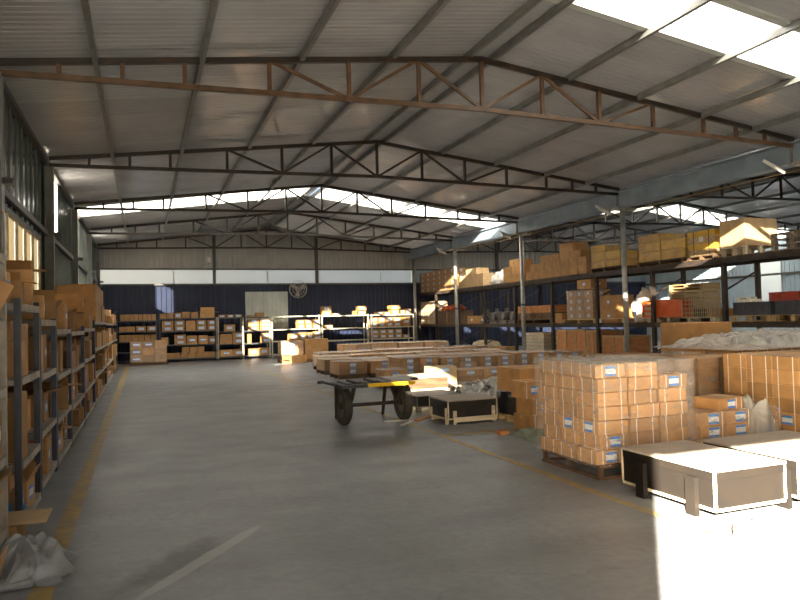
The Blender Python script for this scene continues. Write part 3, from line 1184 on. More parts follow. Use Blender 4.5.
def drape(name, x0, x1, y0, y1, z, lumps, m, label, cat, seed=0, fold=0.08, n=44, group=None):
    """creased sheet lying over lumps: a height field whose hem meets the surface"""
    bm = bmesh.new()
    rows = []
    for j in range(n + 1):
        row = []
        for i in range(n + 1):
            x, y = x0 + (x1 - x0) * i / n, y0 + (y1 - y0) * j / n
            h = 0.0
            for lx, ly, lr, lh in lumps:
                d = math.hypot(x - lx, y - ly) / lr
                h = max(h, lh * max(0.0, 1 - d * d * 0.55) if d < 1.35 else 0)
            p = Vector((x, y, seed))
            k = abs(noise.noise(p * 5.5)) * 1.1 + abs(noise.noise(p * 13)) * 0.5
            edge = min(i, n - i, j, n - j) / (n * 0.12)
            wob = 0.6 + 0.8 * noise.noise(p * 4.0)
            cut = max(0.0, min(1.0, edge * wob))
            hh = (h + fold * k) * cut
            jx = noise.noise(p * 7 + Vector((5, 0, 0))) * fold * 0.8
            jy = noise.noise(p * 7 + Vector((0, 5, 0))) * fold * 0.8
            row.append(bm.verts.new((x + jx, y + jy, z + 0.003 + hh)))
        rows.append(row)
    for j in range(n):
        for i in range(n):
            if min(v.co.z for v in (rows[j][i], rows[j][i + 1], rows[j + 1][i], rows[j + 1][i + 1])) < z + 0.0035 and max(
                    v.co.z for v in (rows[j][i], rows[j][i + 1], rows[j + 1][i], rows[j + 1][i + 1])) < z + 0.012:
                continue
            bm.faces.new((rows[j][i], rows[j][i + 1], rows[j + 1][i + 1], rows[j + 1][i]))
    for v in [v for v in bm.verts if not v.link_faces]:
        bm.verts.remove(v)
    org = Vector(((x0 + x1) / 2, (y0 + y1) / 2, z))
    for v in bm.verts:
        v.co -= org
    me = bpy.data.meshes.new(name)
    bm.to_mesh(me)
    bm.free()
    me.materials.append(MATS[m])
    return tag(link(name, me, None, org), label, cat, group)


def rack_unit(name, label, x0, x1, y0, y1, levels, postm, beamm, group=None, top=None, along='y', posts=None, deckm=None, back=True, bh=0.06):
    t = thing(name, label, 'rack', ((x0 + x1) / 2, (y0 + y1) / 2, 0), group)
    p = 0.05
    top = top or levels[-1] + 0.02
    ends = posts or ([y0, y1] if along == 'y' else [x0, x1])
    for e in ends:
        for o_ in ([x0, x1] if along == 'y' else [y0, y1]):
            if along == 'y':
                a = e if e == ends[0] else e - p
                b_ = o_ if o_ == x0 else o_ - p
                MB().box(b_, b_ + p, a, a + p, 0, top).build('post', postm, t)
            else:
                a = e if e == ends[0] else e - p
                b_ = o_ if o_ == y0 else o_ - p
                MB().box(a, a + p, b_, b_ + p, 0, top).build('post', postm, t)
    for z in levels:
        if along == 'y':
            MB().box(x1 - 0.03, x1 + 0.004, y0 + p, y1 - p, z - bh, z).build('beam', beamm, t)
            MB().box(x0, x0 + 0.03, y0 + p, y1 - p, z - bh, z).build('beam', beamm, t)
            MB().box(x0 + p, x1 - p, y0 + 0.005, y0 + 0.035, z - bh, z - 0.015).build('end_brace', beamm, t)
            MB().box(x0 + p, x1 - p, y1 - 0.035, y1 - 0.005, z - bh, z - 0.015).build('end_brace', beamm, t)
            MB().box(x0 + 0.03, x1 - 0.03, y0 + 0.04, y1 - 0.04, z - 0.02, z).build('shelf', deckm or beamm, t)
        else:
            MB().box(x0 + p, x1 - p, y0 - 0.004, y0 + 0.03, z - bh, z).build('beam', beamm, t)
            MB().box(x0 + p, x1 - p, y1 - 0.03, y1, z - bh, z).build('beam', beamm, t)
            MB().box(x0 + 0.04, x1 - 0.04, y0 + 0.03, y1 - 0.03, z - 0.02, z).build('shelf', deckm or beamm, t)
    return t


# ================================================================== LEFT RACK ROW
ORD = ['first', 'second', 'third', 'fourth', 'fifth', 'sixth', 'seventh', 'eighth', 'ninth']
LU = [  # y0, y1, levels, post material, beam material, top
    (3.35, 5.57, [0.2, 0.7, 1.18, 1.66, 2.12], 'rack_pale', 'rack_pale', 2.14),
    (6.15, 7.24, [0.06, 0.52, 1.2, 1.80], 'rack_dark', 'rack_pale', 1.84),
    (7.28, 8.53, [0.12, 0.60, 1.15, 1.68], 'rack_blue', 'rack_pale', 1.70),
    (8.57, 10.20, [0.10, 0.56, 1.05, 1.58], 'rack_blue', 'rack_pale', 1.60),
    (10.24, 12.40, [0.10, 0.52, 1.02, 1.54], 'rack_blue', 'rack_pale', 1.56),
    (12.44, 15.0, [0.10, 0.55, 1.05, 1.58], 'rack_blue', 'rack_pale', 1.62),
    (15.04, 19.60, [0.10, 0.60, 1.15, 1.72], 'rack_dark', 'rack_pale', 1.74),
    (19.65, 23.90, [0.10, 0.60, 1.15, 1.70], 'rack_dark', 'rack_pale', 1.72),
    (23.95, 27.6, [0.10, 0.60, 1.15, 1.70], 'rack_dark', 'rack_dark', 1.72),
]
SHN = {3: ['lowest', 'middle', 'top'], 4: ['lowest', 'lower', 'upper', 'top'], 5: ['lowest', 'lower', 'middle', 'upper', 'top']}
rl = random.Random(21)
for i, (y0, y1, lv, pm, bmn, tp) in enumerate(LU):
    rack_unit('storage_rack', '%s steel shelving rack of the window-wall row, counted from the crumpled plastic' % ORD[i],
              0.24, 1.03, y0, y1, lv, pm, bmn, 'window-wall racks', tp, 'y', deckm='rack_pale')
    for k, z in enumerate(lv):
        place = 'on %s shelf of %s window-wall rack' % (SHN[len(lv)][k], ORD[i])
        grp = 'cartons on the %s shelf of the %s window-wall rack' % (SHN[len(lv)][k], ORD[i])
        top_shelf = k == len(lv) - 1
        gap = (lv[k + 1] - z - 0.09) if not top_shelf else 0.55
        y = y0 + 0.08
        big = i >= 5
        while y < y1 - 0.25:
            d = rl.uniform(0.26, 0.40) if not big else rl.uniform(0.45, 0.75)
            d = min(d, y1 - 0.06 - y)
            if i in (0, 6) and top_shelf:
                break
            w = rl.uniform(0.42, 0.68)
            h = min(gap, gap * rl.uniform(0.45, 0.95))
            if top_shelf:
                h = rl.uniform(0.20, 0.34 if i < 5 else 0.42)
            d = min(d, 0.62)
            op = (rl.random() < (0.42 if i < 5 else 0.2)) and h < gap - 0.05 or (top_shelf and i < 6 and rl.random() < 0.4)
            xf = 1.0 + rl.uniform(-0.12, 0.04)
            w = min(w, xf - 0.30)
            lab = ['+x', '-y'] if rl.random() < 0.5 else []
            look = 'open brown carton' if op else ('brown carton with blue sticker' if lab else 'plain brown carton')
            if not (rl.random() < 0.06):
                carton(xf - w / 2, y + d / 2, z + 0.001, w, d - 0.02, h, look, place, grp, rl.uniform(-0.14, 0.14), lab, open_=bool(op),
                       lsize=(0.13, 0.12))
                if not top_shelf and not op and h < gap * 0.62 and i < 7:
                    h2 = (gap - h) * rl.uniform(0.6, 0.92)
                    carton(xf - w / 2 + rl.uniform(-0.06, 0.02), y + d / 2, z + h + 0.002, w * 0.9, (d - 0.02) * 0.92, h2, 'brown carton stacked on another', place, grp,
                           rl.uniform(-0.08, 0.08), ['+x'] if rl.random() < 0.4 else [], lsize=(0.11, 0.09))
                if top_shelf and not op and i in (1, 2, 3, 5, 7) and rl.random() < 0.75:
                    h2 = rl.uniform(0.18, 0.34)
                    carton(xf - w / 2 - 0.05, y + d / 2, z + h + 0.002, w * 0.8, (d - 0.02) * 0.9, h2, 'brown carton stacked on another', place, grp,
                           rl.uniform(-0.12, 0.12), [])
            y += d + rl.uniform(0.0, 0.05)
# the stacked big cartons on the seventh rack
P7, G7 = 'on top shelf of seventh window-wall rack', 'cartons on the top shelf of the seventh window-wall rack'
zz = 1.721
carton(0.66, 16.1, zz, 0.72, 0.8, 0.40, 'large brown carton', P7, G7)
carton(0.66, 17.0, zz, 0.72, 0.85, 0.40, 'large brown carton', P7, G7)
carton(0.66, 18.2, zz, 0.74, 1.0, 0.40, 'large brown carton', P7, G7)
carton(0.64, 16.55, zz + 0.402, 0.74, 1.7, 0.38, 'long brown carton bridging two others', P7, G7)
carton(0.64, 18.1, zz + 0.402, 0.74, 1.2, 0.38, 'brown carton stacked on another', P7, G7)
carton(0.62, 18.0, zz + 0.784, 0.6, 0.9, 0.12, 'flat brown carton topmost', P7, G7)
carton(0.72, 14.7, 1.581, 0.55, 0.5, 0.3, 'brown carton', 'at the end of the top shelf of sixth window-wall rack', G7.replace('seventh', 'sixth'))

# the tilted carton sliding off the first rack
carton(0.80, 5.22, 1.70, 0.40, 0.30, 0.30, 'tilted brown carton hanging off', 'the upper shelf of first window-wall rack', 'tilted carton',
       rot=(math.radians(-6), math.radians(28), math.radians(14)), force=True)
carton(0.60, 4.9, 2.122, 0.6, 0.45, 0.30, 'open brown carton with raised flaps', 'on top shelf of first window-wall rack', 'cartons on the top shelf of the first window-wall rack',
       open_=True, force=True)

# floor clutter by the left rack
drape('plastic_sheet', 1.05, 1.48, 4.72, 5.42, 0.0, [(1.20, 5.20, 0.14, 0.17), (1.18, 5.0, 0.12, 0.12), (1.32, 5.02, 0.10, 0.09), (1.40, 4.95, 0.06, 0.04)], 'grey_plastic',
      'crumpled grey plastic sheet lying on the floor beside the window-wall racks', 'plastic sheet', 3, 0.16, 60)
carton(0.82, 5.86, 0.001, 0.5, 0.42, 0.155, 'flat plain brown carton', 'on the floor between first and second window-wall racks', 'floor carton between racks')
o = MB().box(0.84, 1.26, 5.66, 6.04, 0.168, 0.174, Matrix.Rotation(0.03, 3, 'Y') @ Matrix.Rotation(0.02, 3, 'X')).build('cardboard_flap', 'card_pale')
tag(o, 'loose cardboard flap on the floor carton between first and second window-wall racks', 'cardboard')
o = MB().box(1.09, 1.096, 4.50, 4.74, 0.0, 0.30, Matrix.Rotation(0.25, 3, 'Y'), (1.09, 4.6, 0.0)).build('cardboard_sheet', 'card')
tag(o, 'torn brown cardboard sheet leaning by the crumpled plastic', 'cardboard')
o = heap('blue_bag', 0.86, 6.42, 0.07, 0.16, 0.2, 0.22, 'blue_plastic', 'blue plastic bag on the lowest shelf of second window-wall rack', 'bag', 4, 0.4, 3)
o = MB().box(0.55, 0.95, 12.7, 12.9, 1.62, 1.72).build('yellow_case', 'yellow_case')
tag(o, 'small yellow case on the window-wall rack shelf', 'case')

# ================================================================== BACK WALL RACKS
BY0, BY1 = 31.2, 31.95
BU = {
    'A': (0.85, 2.52, [0.10, 0.48, 0.93, 1.37, 1.84], 'rack_dark', 'rack_dark', 'corner rack by the far wall', 'dark steel shelving rack in the corner of far and window walls'),
    'B': (2.60, 4.97, [0.14, 0.74, 1.34, 1.90], 'rack_dark', 'rack_dark', 'far-wall rack under the sun patch', 'dark steel shelving rack at the far wall under the sun patch'),
    'C': (5.06, 7.40, [0.14, 0.70, 1.27, 1.89], 'rack_cream', 'rack_dark', 'far-wall rack under the pale panel', 'grey steel shelving rack at the far wall below the pale panel'),
    'D': (7.46, 9.74, [0.14, 0.75, 1.30, 1.90], 'rack_cream', 'rack_cream', 'far-wall rack below the fan', 'cream steel shelving rack at the far wall below the fan'),
    'E': (9.82, 12.16, [0.14, 0.70, 1.27, 1.88], 'rack_cream', 'rack_cream', 'nearly empty far-wall rack', 'nearly empty cream steel shelving rack at the far wall'),
    'F': (12.28, 14.52, [0.14, 0.70, 1.27, 1.87], 'rack_cream', 'rack_cream', 'far-wall rack beside the end column', 'cream steel shelving rack at the far wall beside the end column'),
}
for k, (x0, x1, lv, pm, bmn, pl, lb) in BU.items():
    rack_unit('shelving_rack', lb, x0, x1, BY0, BY1, lv, pm, bmn, 'far-wall racks', lv[-1] + 0.03, 'x', bh=0.05)
MB().box(6.14, 6.20, BY0, BY0 + 0.05, 0, 1.9).build('mid_post', 'rack_cream', bpy.data.objects['shelving_rack.002'])
MB().box(6.14, 6.20, BY1 - 0.05, BY1, 0, 1.9).build('mid_post', 'rack_cream', bpy.data.objects['shelving_rack.002'])


def bx(u):
    return 2.63 + (u - 160) * 0.0428 + (u - 160) * abs(u - 160) * 0.0000145


def brow(k, lev, items, m='card'):
    """items: (u0, u1, height, nstack, labelled?)"""
    x0, x1, lv, pm, bmn, pl, lb = BU[k]
    z = lv[lev] + 0.001
    nm = SHN[len(lv)][lev]
    for it in items:
        u0, u1, h, ns, lab = it[:5]
        op = len(it) > 5 and it[5]
        a, b = bx(u0), bx(u1)
        for s in range(ns):
            look = 'open brown carton' if op else ('brown carton with blue sticker' if lab else 'plain brown carton')
            rr = random.Random(int(u0 * 31 + lev * 7 + s))
            carton((a + b) / 2, BY0 + 0.28 + rr.uniform(-0.03, 0.05), z + s * (h + 0.002), (b - a) - 0.015, 0.45, h, look,
                   'on %s shelf of %s' % (nm, pl), 'cartons on the %s shelf of the %s' % (nm, pl), 0, ['-y'] if lab else [], m=m,
                   open_=op, tape=False, lsize=(min(0.24, (b - a) * 0.55), min(0.12, h * 0.5)))


brow('A', 4, [(123 + i * 4.2, 127 + i * 4.2, 0.27, 1, 0) for i in range(8)])
brow('A', 3, [(122, 129, 0.11, 2, 0), (129, 136.5, 0.11, 2, 0), (137.5, 147, 0.23, 1, 1), (148, 157, 0.23, 1, 1)])
brow('A', 2, [(122 + i * 5.8, 127.6 + i * 5.8, 0.3, 1, 0) for i in range(6)])
brow('B', 3, [(160, 166.5, 0.22, 1, 0), (167, 173, 0.25, 1, 0), (174, 181, 0.24, 1, 1), (182, 189, 0.28, 1, 0, True), (190, 197, 0.26, 1, 0), (199, 213, 0.27, 1, 0, True)])
brow('B', 2, [(162, 173, 0.23, 2, 1), (174, 184, 0.23, 2, 1), (185, 194.5, 0.45, 1, 0), (195, 205, 0.23, 2, 1), (206, 215, 0.23, 2, 1)])
brow('B', 1, [(161, 168, 0.34, 1, 0), (174, 185, 0.22, 2, 1), (186, 196, 0.38, 1, 1), (197, 206, 0.38, 1, 1), (207, 215, 0.32, 1, 1)])
brow('B', 0, [(165 + i * 7.2, 172 + i * 7.2, 0.24, 1, 0) for i in range(7)])
for i in range(3):
    carton((bx(181 + i * 7.3) + bx(188 + i * 7.3)) / 2, BY0 + 0.27, 0.14 + 0.243, 0.29, 0.42, 0.24, 'plain brown carton of the second layer',
           'on lowest shelf of far-wall rack under the sun patch', 'cartons on the lowest shelf of the far-wall rack under the sun patch', tape=False)
brow('C', 3, [(217, 224, 0.13, 1, 1), (225, 232, 0.13, 1, 1), (233, 240, 0.13, 1, 1), (246, 253, 0.09, 1, 0), (254, 262, 0.2, 1, 0)])
brow('C', 2, [(222, 233, 0.3, 1, 1), (246, 257, 0.17, 3, 1), (257.5, 268.5, 0.17, 3, 1)])
brow('C', 1, [(218, 230, 0.22, 2, 0), (230.5, 242, 0.25, 2, 1), (245, 249, 0.42, 1, 0), (259, 268.5, 0.22, 2, 1)])
brow('C', 0, [(218, 230, 0.3, 1, 1), (230.5, 242, 0.3, 1, 1), (246, 256, 0.3, 1, 1), (256.5, 266, 0.32, 1, 1)])
brow('D', 2, [(295, 302.5, 0.2, 2, 1), (303, 310, 0.2, 2, 1), (310.5, 318, 0.2, 2, 1)])
brow('D', 1, [(286.5, 296, 0.32, 1, 1), (296.5, 303.5, 0.36, 1, 1), (304, 310.5, 0.36, 1, 1), (311, 318.5, 0.2, 2, 1)])
brow('E', 3, [(320.5, 330, 0.22, 2, 1), (330.5, 339, 0.1, 1, 1), (353.5, 356.5, 0.2, 1, 0), (357, 366, 0.21, 2, 1)])
brow('E', 2, [(323.5, 331, 0.16, 1, 1)])
brow('F', 3, [(377, 384, 0.13, 1, 1), (385, 391.5, 0.13, 1, 1), (392, 400.5, 0.22, 2, 1), (402, 407, 0.2, 1, 1), (407.5, 413.5, 0.26, 1, 1)])
brow('F', 2, [(371, 378, 0.23, 2, 1), (378.5, 386, 0.23, 2, 1), (386.5, 394, 0.23, 2, 1), (394.5, 402.5, 0.23, 2, 1), (403, 412, 0.46, 1, 1)])
brow('F', 1, [(371, 379, 0.22, 2, 1), (379.5, 387, 0.22, 2, 1), (387.5, 395, 0.22, 2, 1), (395.5, 403, 0.22, 2, 1), (403.5, 411, 0.16, 1, 1)])
carton(13.55, BY0 + 0.25, 2.14, 0.55, 0.4, 0.16, 'tilted brown carton', 'atop cartons of far-wall rack beside the end column', 'tilted far carton',
       rot=(0, math.radians(25), 0), tape=False)

# pallet load before the corner rack
PB = dict(x0=1.45, x1=2.83, y0=29.5, y1=30.4)
pallet(1.42, 2.88, 29.45, 30.45, 0, 'small wooden pallet before the corner rack by the far wall', 'floor pallets', 'wood_dark', 0.12, detailed=False)
for lz in range(3):
    for i in range(3):
        carton(1.45 + 0.23 + i * 0.465, 29.5 + 0.3, 0.122 + lz * 0.29, 0.455, 0.58, 0.285, 'brown carton in the wrapped three-by-three load',
               'before the corner rack', 'wrapped load before the corner rack', label=['-y'] if (i == 0 or (i == 1 and lz == 2)) else [],
               lsize=(0.26, 0.13), tape=False)
film(1.45, 2.84, 29.5, 30.1, 0.13, 0.99, 'clear stretch film round the load before the corner rack', m='film', seed=2)

# load before the rack below the fan
pallet(7.0, 9.0, 26.4, 27.4, 0, 'dark wooden pallet under two large cartons before the rack below the fan', 'floor pallets', 'wood_dark', 0.12, detailed=False)
for lz in range(2):
    carton(8.42, 26.95, 0.122 + lz * 0.40, 0.95, 0.8, 0.395, 'large brown carton on dark pallet', 'before the rack below the fan', 'large cartons before the rack below the fan',
           label=['-y'] if lz == 0 else [], lsize=(0.22, 0.14))
    carton(7.45, 26.95, 0.30 + lz * 0.27 + 0.02, 0.85, 0.8, 0.265, 'film-wrapped brown carton', 'before the rack below the fan', 'wrapped cartons before the rack below the fan', label=['-y'],
           lsize=(0.2, 0.14))
carton(7.6, 26.25, 0.001, 0.6, 0.3, 0.315, 'plain brown carton on the floor', 'under the wrapped cartons before the rack below the fan', 'carton under wrapped cartons')
carton(7.45, 27.0, 0.122, 0.8, 0.7, 0.19, 'flat brown carton on dark pallet', 'before the rack below the fan', 'flat carton before the rack below the fan')
film(7.02, 7.88, 26.55, 27.35, 0.3, 0.86, 'clear stretch film round the cartons before the rack below the fan', m='film', seed=12)

# ================================================================== PALLET FIELD
rf = random.Random(5)


def field_load(x0, y0, w, d, layers, lh, label, place, grp, seed, filmed=True, m='card', ncol=2, strip=True, fm='film', zb=0.12):
    pallet(x0, x0 + w, y0, y0 + d, 0, 'low dark pallet, ' + place, 'floor pallets', 'wood_dark', zb, detailed=False)
    cw = w / ncol
    for c in range(ncol):
        for l in range(layers):
            carton(x0 + cw * (c + 0.5), y0 + d / 2, zb + 0.001 + l * (lh + 0.001), cw - 0.02, d - 0.03, lh, 'brown carton with pale sticker' if label else 'brown carton',
                   'on pallet ' + place, grp, label=['-y'] if label else [], lsize=(0.16, min(0.2, lh * 0.85)), tape=False, m=m, lm='label_pale')
    zt = zb + layers * lh
    if filmed:
        film(x0, x0 + w, y0, y0 + d, zb, zt + 0.01, 'clear stretch film on pallet ' + place, 'stretch films of the pallet field', fm, seed, 0.01, mtop='film_top')
    return zt


# nearest complete row of the field
X = 8.12
for i in range(5):
    field_load(X, 16.3, 1.06, 1.0, 3, 0.145 + (0.012 if i in (0, 3) else 0), True, '%s from the aisle, front row of pallet field' % ORD[i], 'front row of the pallet field', 30 + i, True)
    X += 1.13
# the two lower loads at the open end of the field
field_load(6.95, 18.0, 0.80, 1.0, 2, 0.17, True, 'nearest the aisle, aisle end of pallet field', 'aisle-end loads of the pallet field', 40, True, ncol=1)
field_load(7.85, 18.0, 0.85, 1.0, 2, 0.165, True, 'next to the outermost, aisle end of pallet field', 'aisle-end loads of the pallet field', 41, True, ncol=1)
field_load(7.15, 14.9, 0.62, 0.6, 1, 0.30, True, 'standing alone behind the hand cart', 'lone load behind the hand cart', 42, True, ncol=1, zb=0.12)
# rows behind
for r, (yy, xs, n, lh) in enumerate([(18.0, 8.8, 5, 0.29), (19.8, 7.0, 6, 0.31), (21.5, 7.3, 6, 0.34), (23.2, 7.7, 6, 0.38), (25.0, 9.1, 4, 0.58)]):
    X = xs
    for i in range(n):
        field_load(X, yy, 1.05, 1.0, 1, lh + rf.uniform(-0.02, 0.02), True, '%s from the aisle, %s row of pallet field' % (ORD[i], ORD[r + 1]), '%s row of the pallet field' % ORD[r + 1], 50 + r * 8 + i,
                   True, fm='film_thick' if r < 3 and i % 2 == 0 else 'film')
        X += 1.12

# sunlit cartons between field and crates
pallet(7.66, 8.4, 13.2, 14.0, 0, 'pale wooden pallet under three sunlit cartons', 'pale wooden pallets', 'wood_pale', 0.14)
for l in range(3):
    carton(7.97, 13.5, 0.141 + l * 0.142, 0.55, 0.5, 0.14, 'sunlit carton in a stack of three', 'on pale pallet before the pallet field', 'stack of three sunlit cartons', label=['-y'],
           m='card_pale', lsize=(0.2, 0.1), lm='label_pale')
pallet(8.75, 10.7, 14.2, 15.1, 0, 'pale wooden pallet under a low row of cartons', 'pale wooden pallets', 'wood_pale', 0.12)
for i in range(3):
    for l in range(2):
        carton(9.08 + i * 0.65, 14.6, 0.121 + l * 0.131, 0.63, 0.7, 0.13, 'brown carton in a low two-layer row', 'on pale pallet before the pallet field', 'low row of cartons on pale pallet',
               label=['-y'] if l else [], lsize=(0.2, 0.1), lm='label_pale')
film(8.76, 10.7, 14.25, 14.95, 0.13, 0.39, 'hazy stretch film over the low row of cartons', m='film', seed=77)

# white-bottomed crate
t = thing('flat_crate', 'flat crate with dark brown sides and pale plank base behind the hand cart', 'crate', (7.2, 13.0, 0))
MB().box(6.85, 7.62, 12.35, 13.15, 0.22, 0.43).build('body', 'wood_dark', t)
MB().box(6.83, 7.64, 12.33, 13.17, 0.43, 0.455).build('lid', 'wood_pale', t)
MB().box(6.84, 7.63, 12.33, 12.35, 0.0, 0.20).build('plank', 'wood_pale', t)
MB().box(6.84, 7.63, 13.15, 13.17, 0.0, 0.20).build('plank', 'wood_pale', t)
MB().box(6.84, 6.86, 12.35, 13.15, 0.0, 0.20).build('plank', 'wood_pale', t)
MB().box(7.61, 7.63, 12.35, 13.15, 0.0, 0.20).build('plank', 'wood_pale', t)
MB().box(6.86, 7.61, 12.35, 13.15, 0.18, 0.22).build('base_board', 'wood_pale', t)

# ================================================================== HAND CART
ct = thing('hand_cart', 'black flatbed hand cart with two large tyres and a yellow edge rail', 'cart', (5.35, 10.3, 0))
CZ = 0.615
MB().box(4.72, 5.74, 9.68, 10.24, CZ, CZ + 0.02).build('platform', 'cart_steel', ct)
MB().box(4.66, 5.06, 9.62, 9.68, CZ - 0.02, CZ + 0.03).build('edge_rail', 'cart_steel', ct)
MB().box(5.06, 5.82, 9.62, 9.68, CZ - 0.015, CZ + 0.035).build('edge_rail', 'yellow_paint', ct)['label'] = 'yellow painted edge rail'
MB().box(4.66, 4.72, 9.68, 10.3, CZ - 0.02, CZ + 0.03).build('side_rail', 'cart_steel', ct)
MB().box(5.74, 5.80, 9.68, 10.3, CZ - 0.02, CZ + 0.03).build('side_rail', 'cart_steel', ct)
MB().box(4.72, 5.74, 10.24, 10.3, CZ - 0.02, CZ + 0.03).build('edge_rail', 'cart_steel', ct)
for i in range(5):
    xx = 4.76 + i * 0.14
    MB().box(xx, xx + 0.08, 9.69, 10.24, CZ + 0.02, CZ + 0.05 + 0.02 * (i % 2)).build('slat', 'cart_steel', ct)
MB().box(5.46, 5.92, 9.75, 10.26, CZ + 0.035, CZ + 0.075).build('load_board', 'crate_black', ct)
MB().cyl((4.80, 10.12, 0.29), (5.85, 10.12, 0.29), 0.03, 10).build('axle', 'cart_leg', ct)


def wheel(x):
    w = MB()
    n = 32
    prof = [(0.19, -0.055), (0.255, -0.07), (0.285, -0.055), (0.295, -0.02), (0.295, 0.02), (0.285, 0.055), (0.255, 0.07), (0.19, 0.055)]
    m = len(prof)
    for i in range(n):
        a = 2 * math.pi * i / n
        for r_, dx in prof:
            w.v.append((x + dx, 10.12 + r_ * math.cos(a), 0.296 + r_ * math.sin(a)))
    for i in range(n):
        j = (i + 1) % n
        for k in range(m):
            l = (k + 1) % m
            w.f.append((i * m + k, i * m + l, j * m + l, j * m + k))
    for i in range(n):   # tread lugs
        a = 2 * math.pi * i / n
        p = Vector((x, 10.12 + 0.295 * math.cos(a), 0.296 + 0.295 * math.sin(a)))
        tdir = Vector((0, -math.sin(a), math.cos(a))) * (0.012 if i % 2 else -0.012)
        w.bar(p + Vector((-0.045, 0, 0)) - tdir, p + Vector((0.045, 0, 0)) + tdir, 0.016, 0.008)
    o = w.build('wheel', 'rubber', ct)
    rm = MB().cyl((x - 0.03, 10.12, 0.296), (x + 0.03, 10.12, 0.296), 0.195, 24).build('rim', 'rim', o)
    hb = MB().cyl((x - 0.075, 10.12, 0.296), (x + 0.075, 10.12, 0.296), 0.06, 14).build('hub', 'cart_leg', o)


wheel(4.82)
wheel(5.80)
for x, y in ((4.90, 10.85), (5.72, 10.9)):
    MB().bar((x, y, 0.0), (x - 0.16, 10.26, CZ - 0.02), 0.05).build('leg', 'cart_leg', ct)
for x in (4.92, 5.70):
    MB().bar((x, 10.12, 0.29), (x, 9.85, CZ), 0.05).build('axle_strut', 'cart_leg', ct)
    MB().bar((x, 10.12, 0.29), (x, 10.45, CZ), 0.05).build('axle_strut', 'cart_leg', ct)
MB().bar((4.66, 9.8, 0.62), (4.40, 9.8, 0.70), 0.035).build('handle', 'cart_steel', ct)
MB().bar((4.41, 9.8, 0.70), (4.34, 9.75, 0.70), 0.045).build('grip', 'cart_steel', ct)

# strips of scrap on the floor beside the cart
for i, (p, q, m, lb, cat) in enumerate([((5.45, 10.05, 0.008), (5.85, 9.98, 0.008), 'lamp_white', 'white plastic strip lying on the floor beside the cart wheel', 'strip'),
                                      ((5.55, 9.55, 0.008), (5.88, 9.9, 0.008), 'lamp_white', 'bent white plastic strip lying between cart wheel and black crate', 'strip'),
                                      ((5.90, 9.85, 0.012), (6.25, 10.2, 0.012), 'wood_orange', 'short orange-brown plank lying before the black crate', 'plank')]):
    o = MB().bar(p, q, 0.05 if i < 2 else 0.12, 0.014 if i < 2 else 0.02).build(['plastic_strip', 'plastic_strip', 'plank'][i], m)
    tag(o, lb, cat)


# ================================================================== BLACK CRATES
def skid_crate(x0, x1, y0, y1, zb, zt, label, m='crate_black', lid='crate_lid', edge='wood_pale', legs=None, legm='wood_pale', rot=0.0):
    t = thing('flat_crate', label, 'crate', ((x0 + x1) / 2, (y0 + y1) / 2, 0))
    MB().box(x0, x1, y0, y1, zb, zt - 0.02).build('body', m, t)
    MB().box(x0 - 0.012, x1 + 0.012, y0 - 0.012, y1 + 0.012, zt - 0.02, zt).build('lid', lid, t)
    s = 0.018
    for (a, b) in ((x0, y0), (x1, y0), (x0, y1)):
        MB().box(a - 0.008, a + s - 0.008, b - 0.008, b + s - 0.008, zb, zt - 0.02).build('corner_batten', edge, t)
    for yy in (y0 - 0.008, y1 - 0.012):
        MB().box(x0, x1, yy, yy + 0.02, zb - 0.022, zb).build('bottom_batten', edge, t)
    for xx in (x0 - 0.008, x1 - 0.012):
        MB().box(xx, xx + 0.02, y0, y1, zb - 0.022, zb).build('bottom_batten', edge, t)
    if m == 'crate_black_worn':
        for (a0, a1, b0, b1) in ((x0 - 0.006, x1 + 0.006, y0 - 0.006, y0 + 0.004), (x0 - 0.006, x0 + 0.004, y0 - 0.006, y1 + 0.006)):
            MB().box(a0, a1, b0, b1, zt - 0.085, zt - 0.021).build('rim_board', m, t)
    for (a, b, zt2, w, d, lm) in legs or []:
        MB().box(a - w / 2, a + w / 2, b - d / 2, b + d / 2, 0, zt2).build('leg', lm, t)
    return t


# big near crates standing in the sun
L1 = [(5.965, 4.22, 0.30, 0.045, 0.10, 'crate_black_worn'), (5.965, 4.80, 0.30, 0.045, 0.10, 'crate_black_worn'), (6.76, 4.06, 0.30, 0.045, 0.10, 'crate_black_worn'),
      (6.76, 4.8, 0.30, 0.045, 0.10, 'crate_black_worn')]
skid_crate(6.0, 6.72, 4.02, 5.08, 0.085, 0.385, 'black flat crate with dusty lid standing before the tall wrapped carton stack', 'crate_black_worn', legs=L1)
L2 = [(6.795 + 0.06, 4.3, 0.22, 0.045, 0.10, 'crate_black_worn'), (6.795 + 0.06, 4.9, 0.22, 0.045, 0.10, 'crate_black_worn'), (8.0, 4.3, 0.3, 0.045, 0.1, 'crate_black_worn'), (8.0, 4.9, 0.3, 0.045, 0.1, 'crate_black_worn')]
skid_crate(6.88, 7.95, 4.02, 5.02, 0.085, 0.385, 'black flat crate with dusty lid beside the wrapped cartons with loose film', 'crate_black_worn', legs=L2)
# pale object in the sun at the frame corner: a low plank pallet
t = thing('low_pallet', 'pale low plank pallet lying in full sun on the floor', 'pallet', (6.5, 3.2, 0))
Mr = Matrix.Rotation(-0.10, 3, 'Z')
for i in range(5):
    yy = 2.72 + i * 0.17
    MB().box(5.85, 7.3, yy, yy + 0.14, 0.10, 0.12, Mr, (6.5, 3.1, 0)).build('deck_board', 'wood_pale', t)
for xx in (5.88, 6.55, 7.2):
    MB().box(xx, xx + 0.07, 2.72, 3.55, 0.0, 0.10, Mr, (6.5, 3.1, 0)).build('runner', 'wood_pale', t)
o = heap('plastic_scrap', 5.86, 3.62, 0, 0.10, 0.08, 0.13, 'grey_plastic', 'scrap of pale plastic on the sunlit floor beside the plank pallet', 'plastic sheet', 15, 0.9, 3)

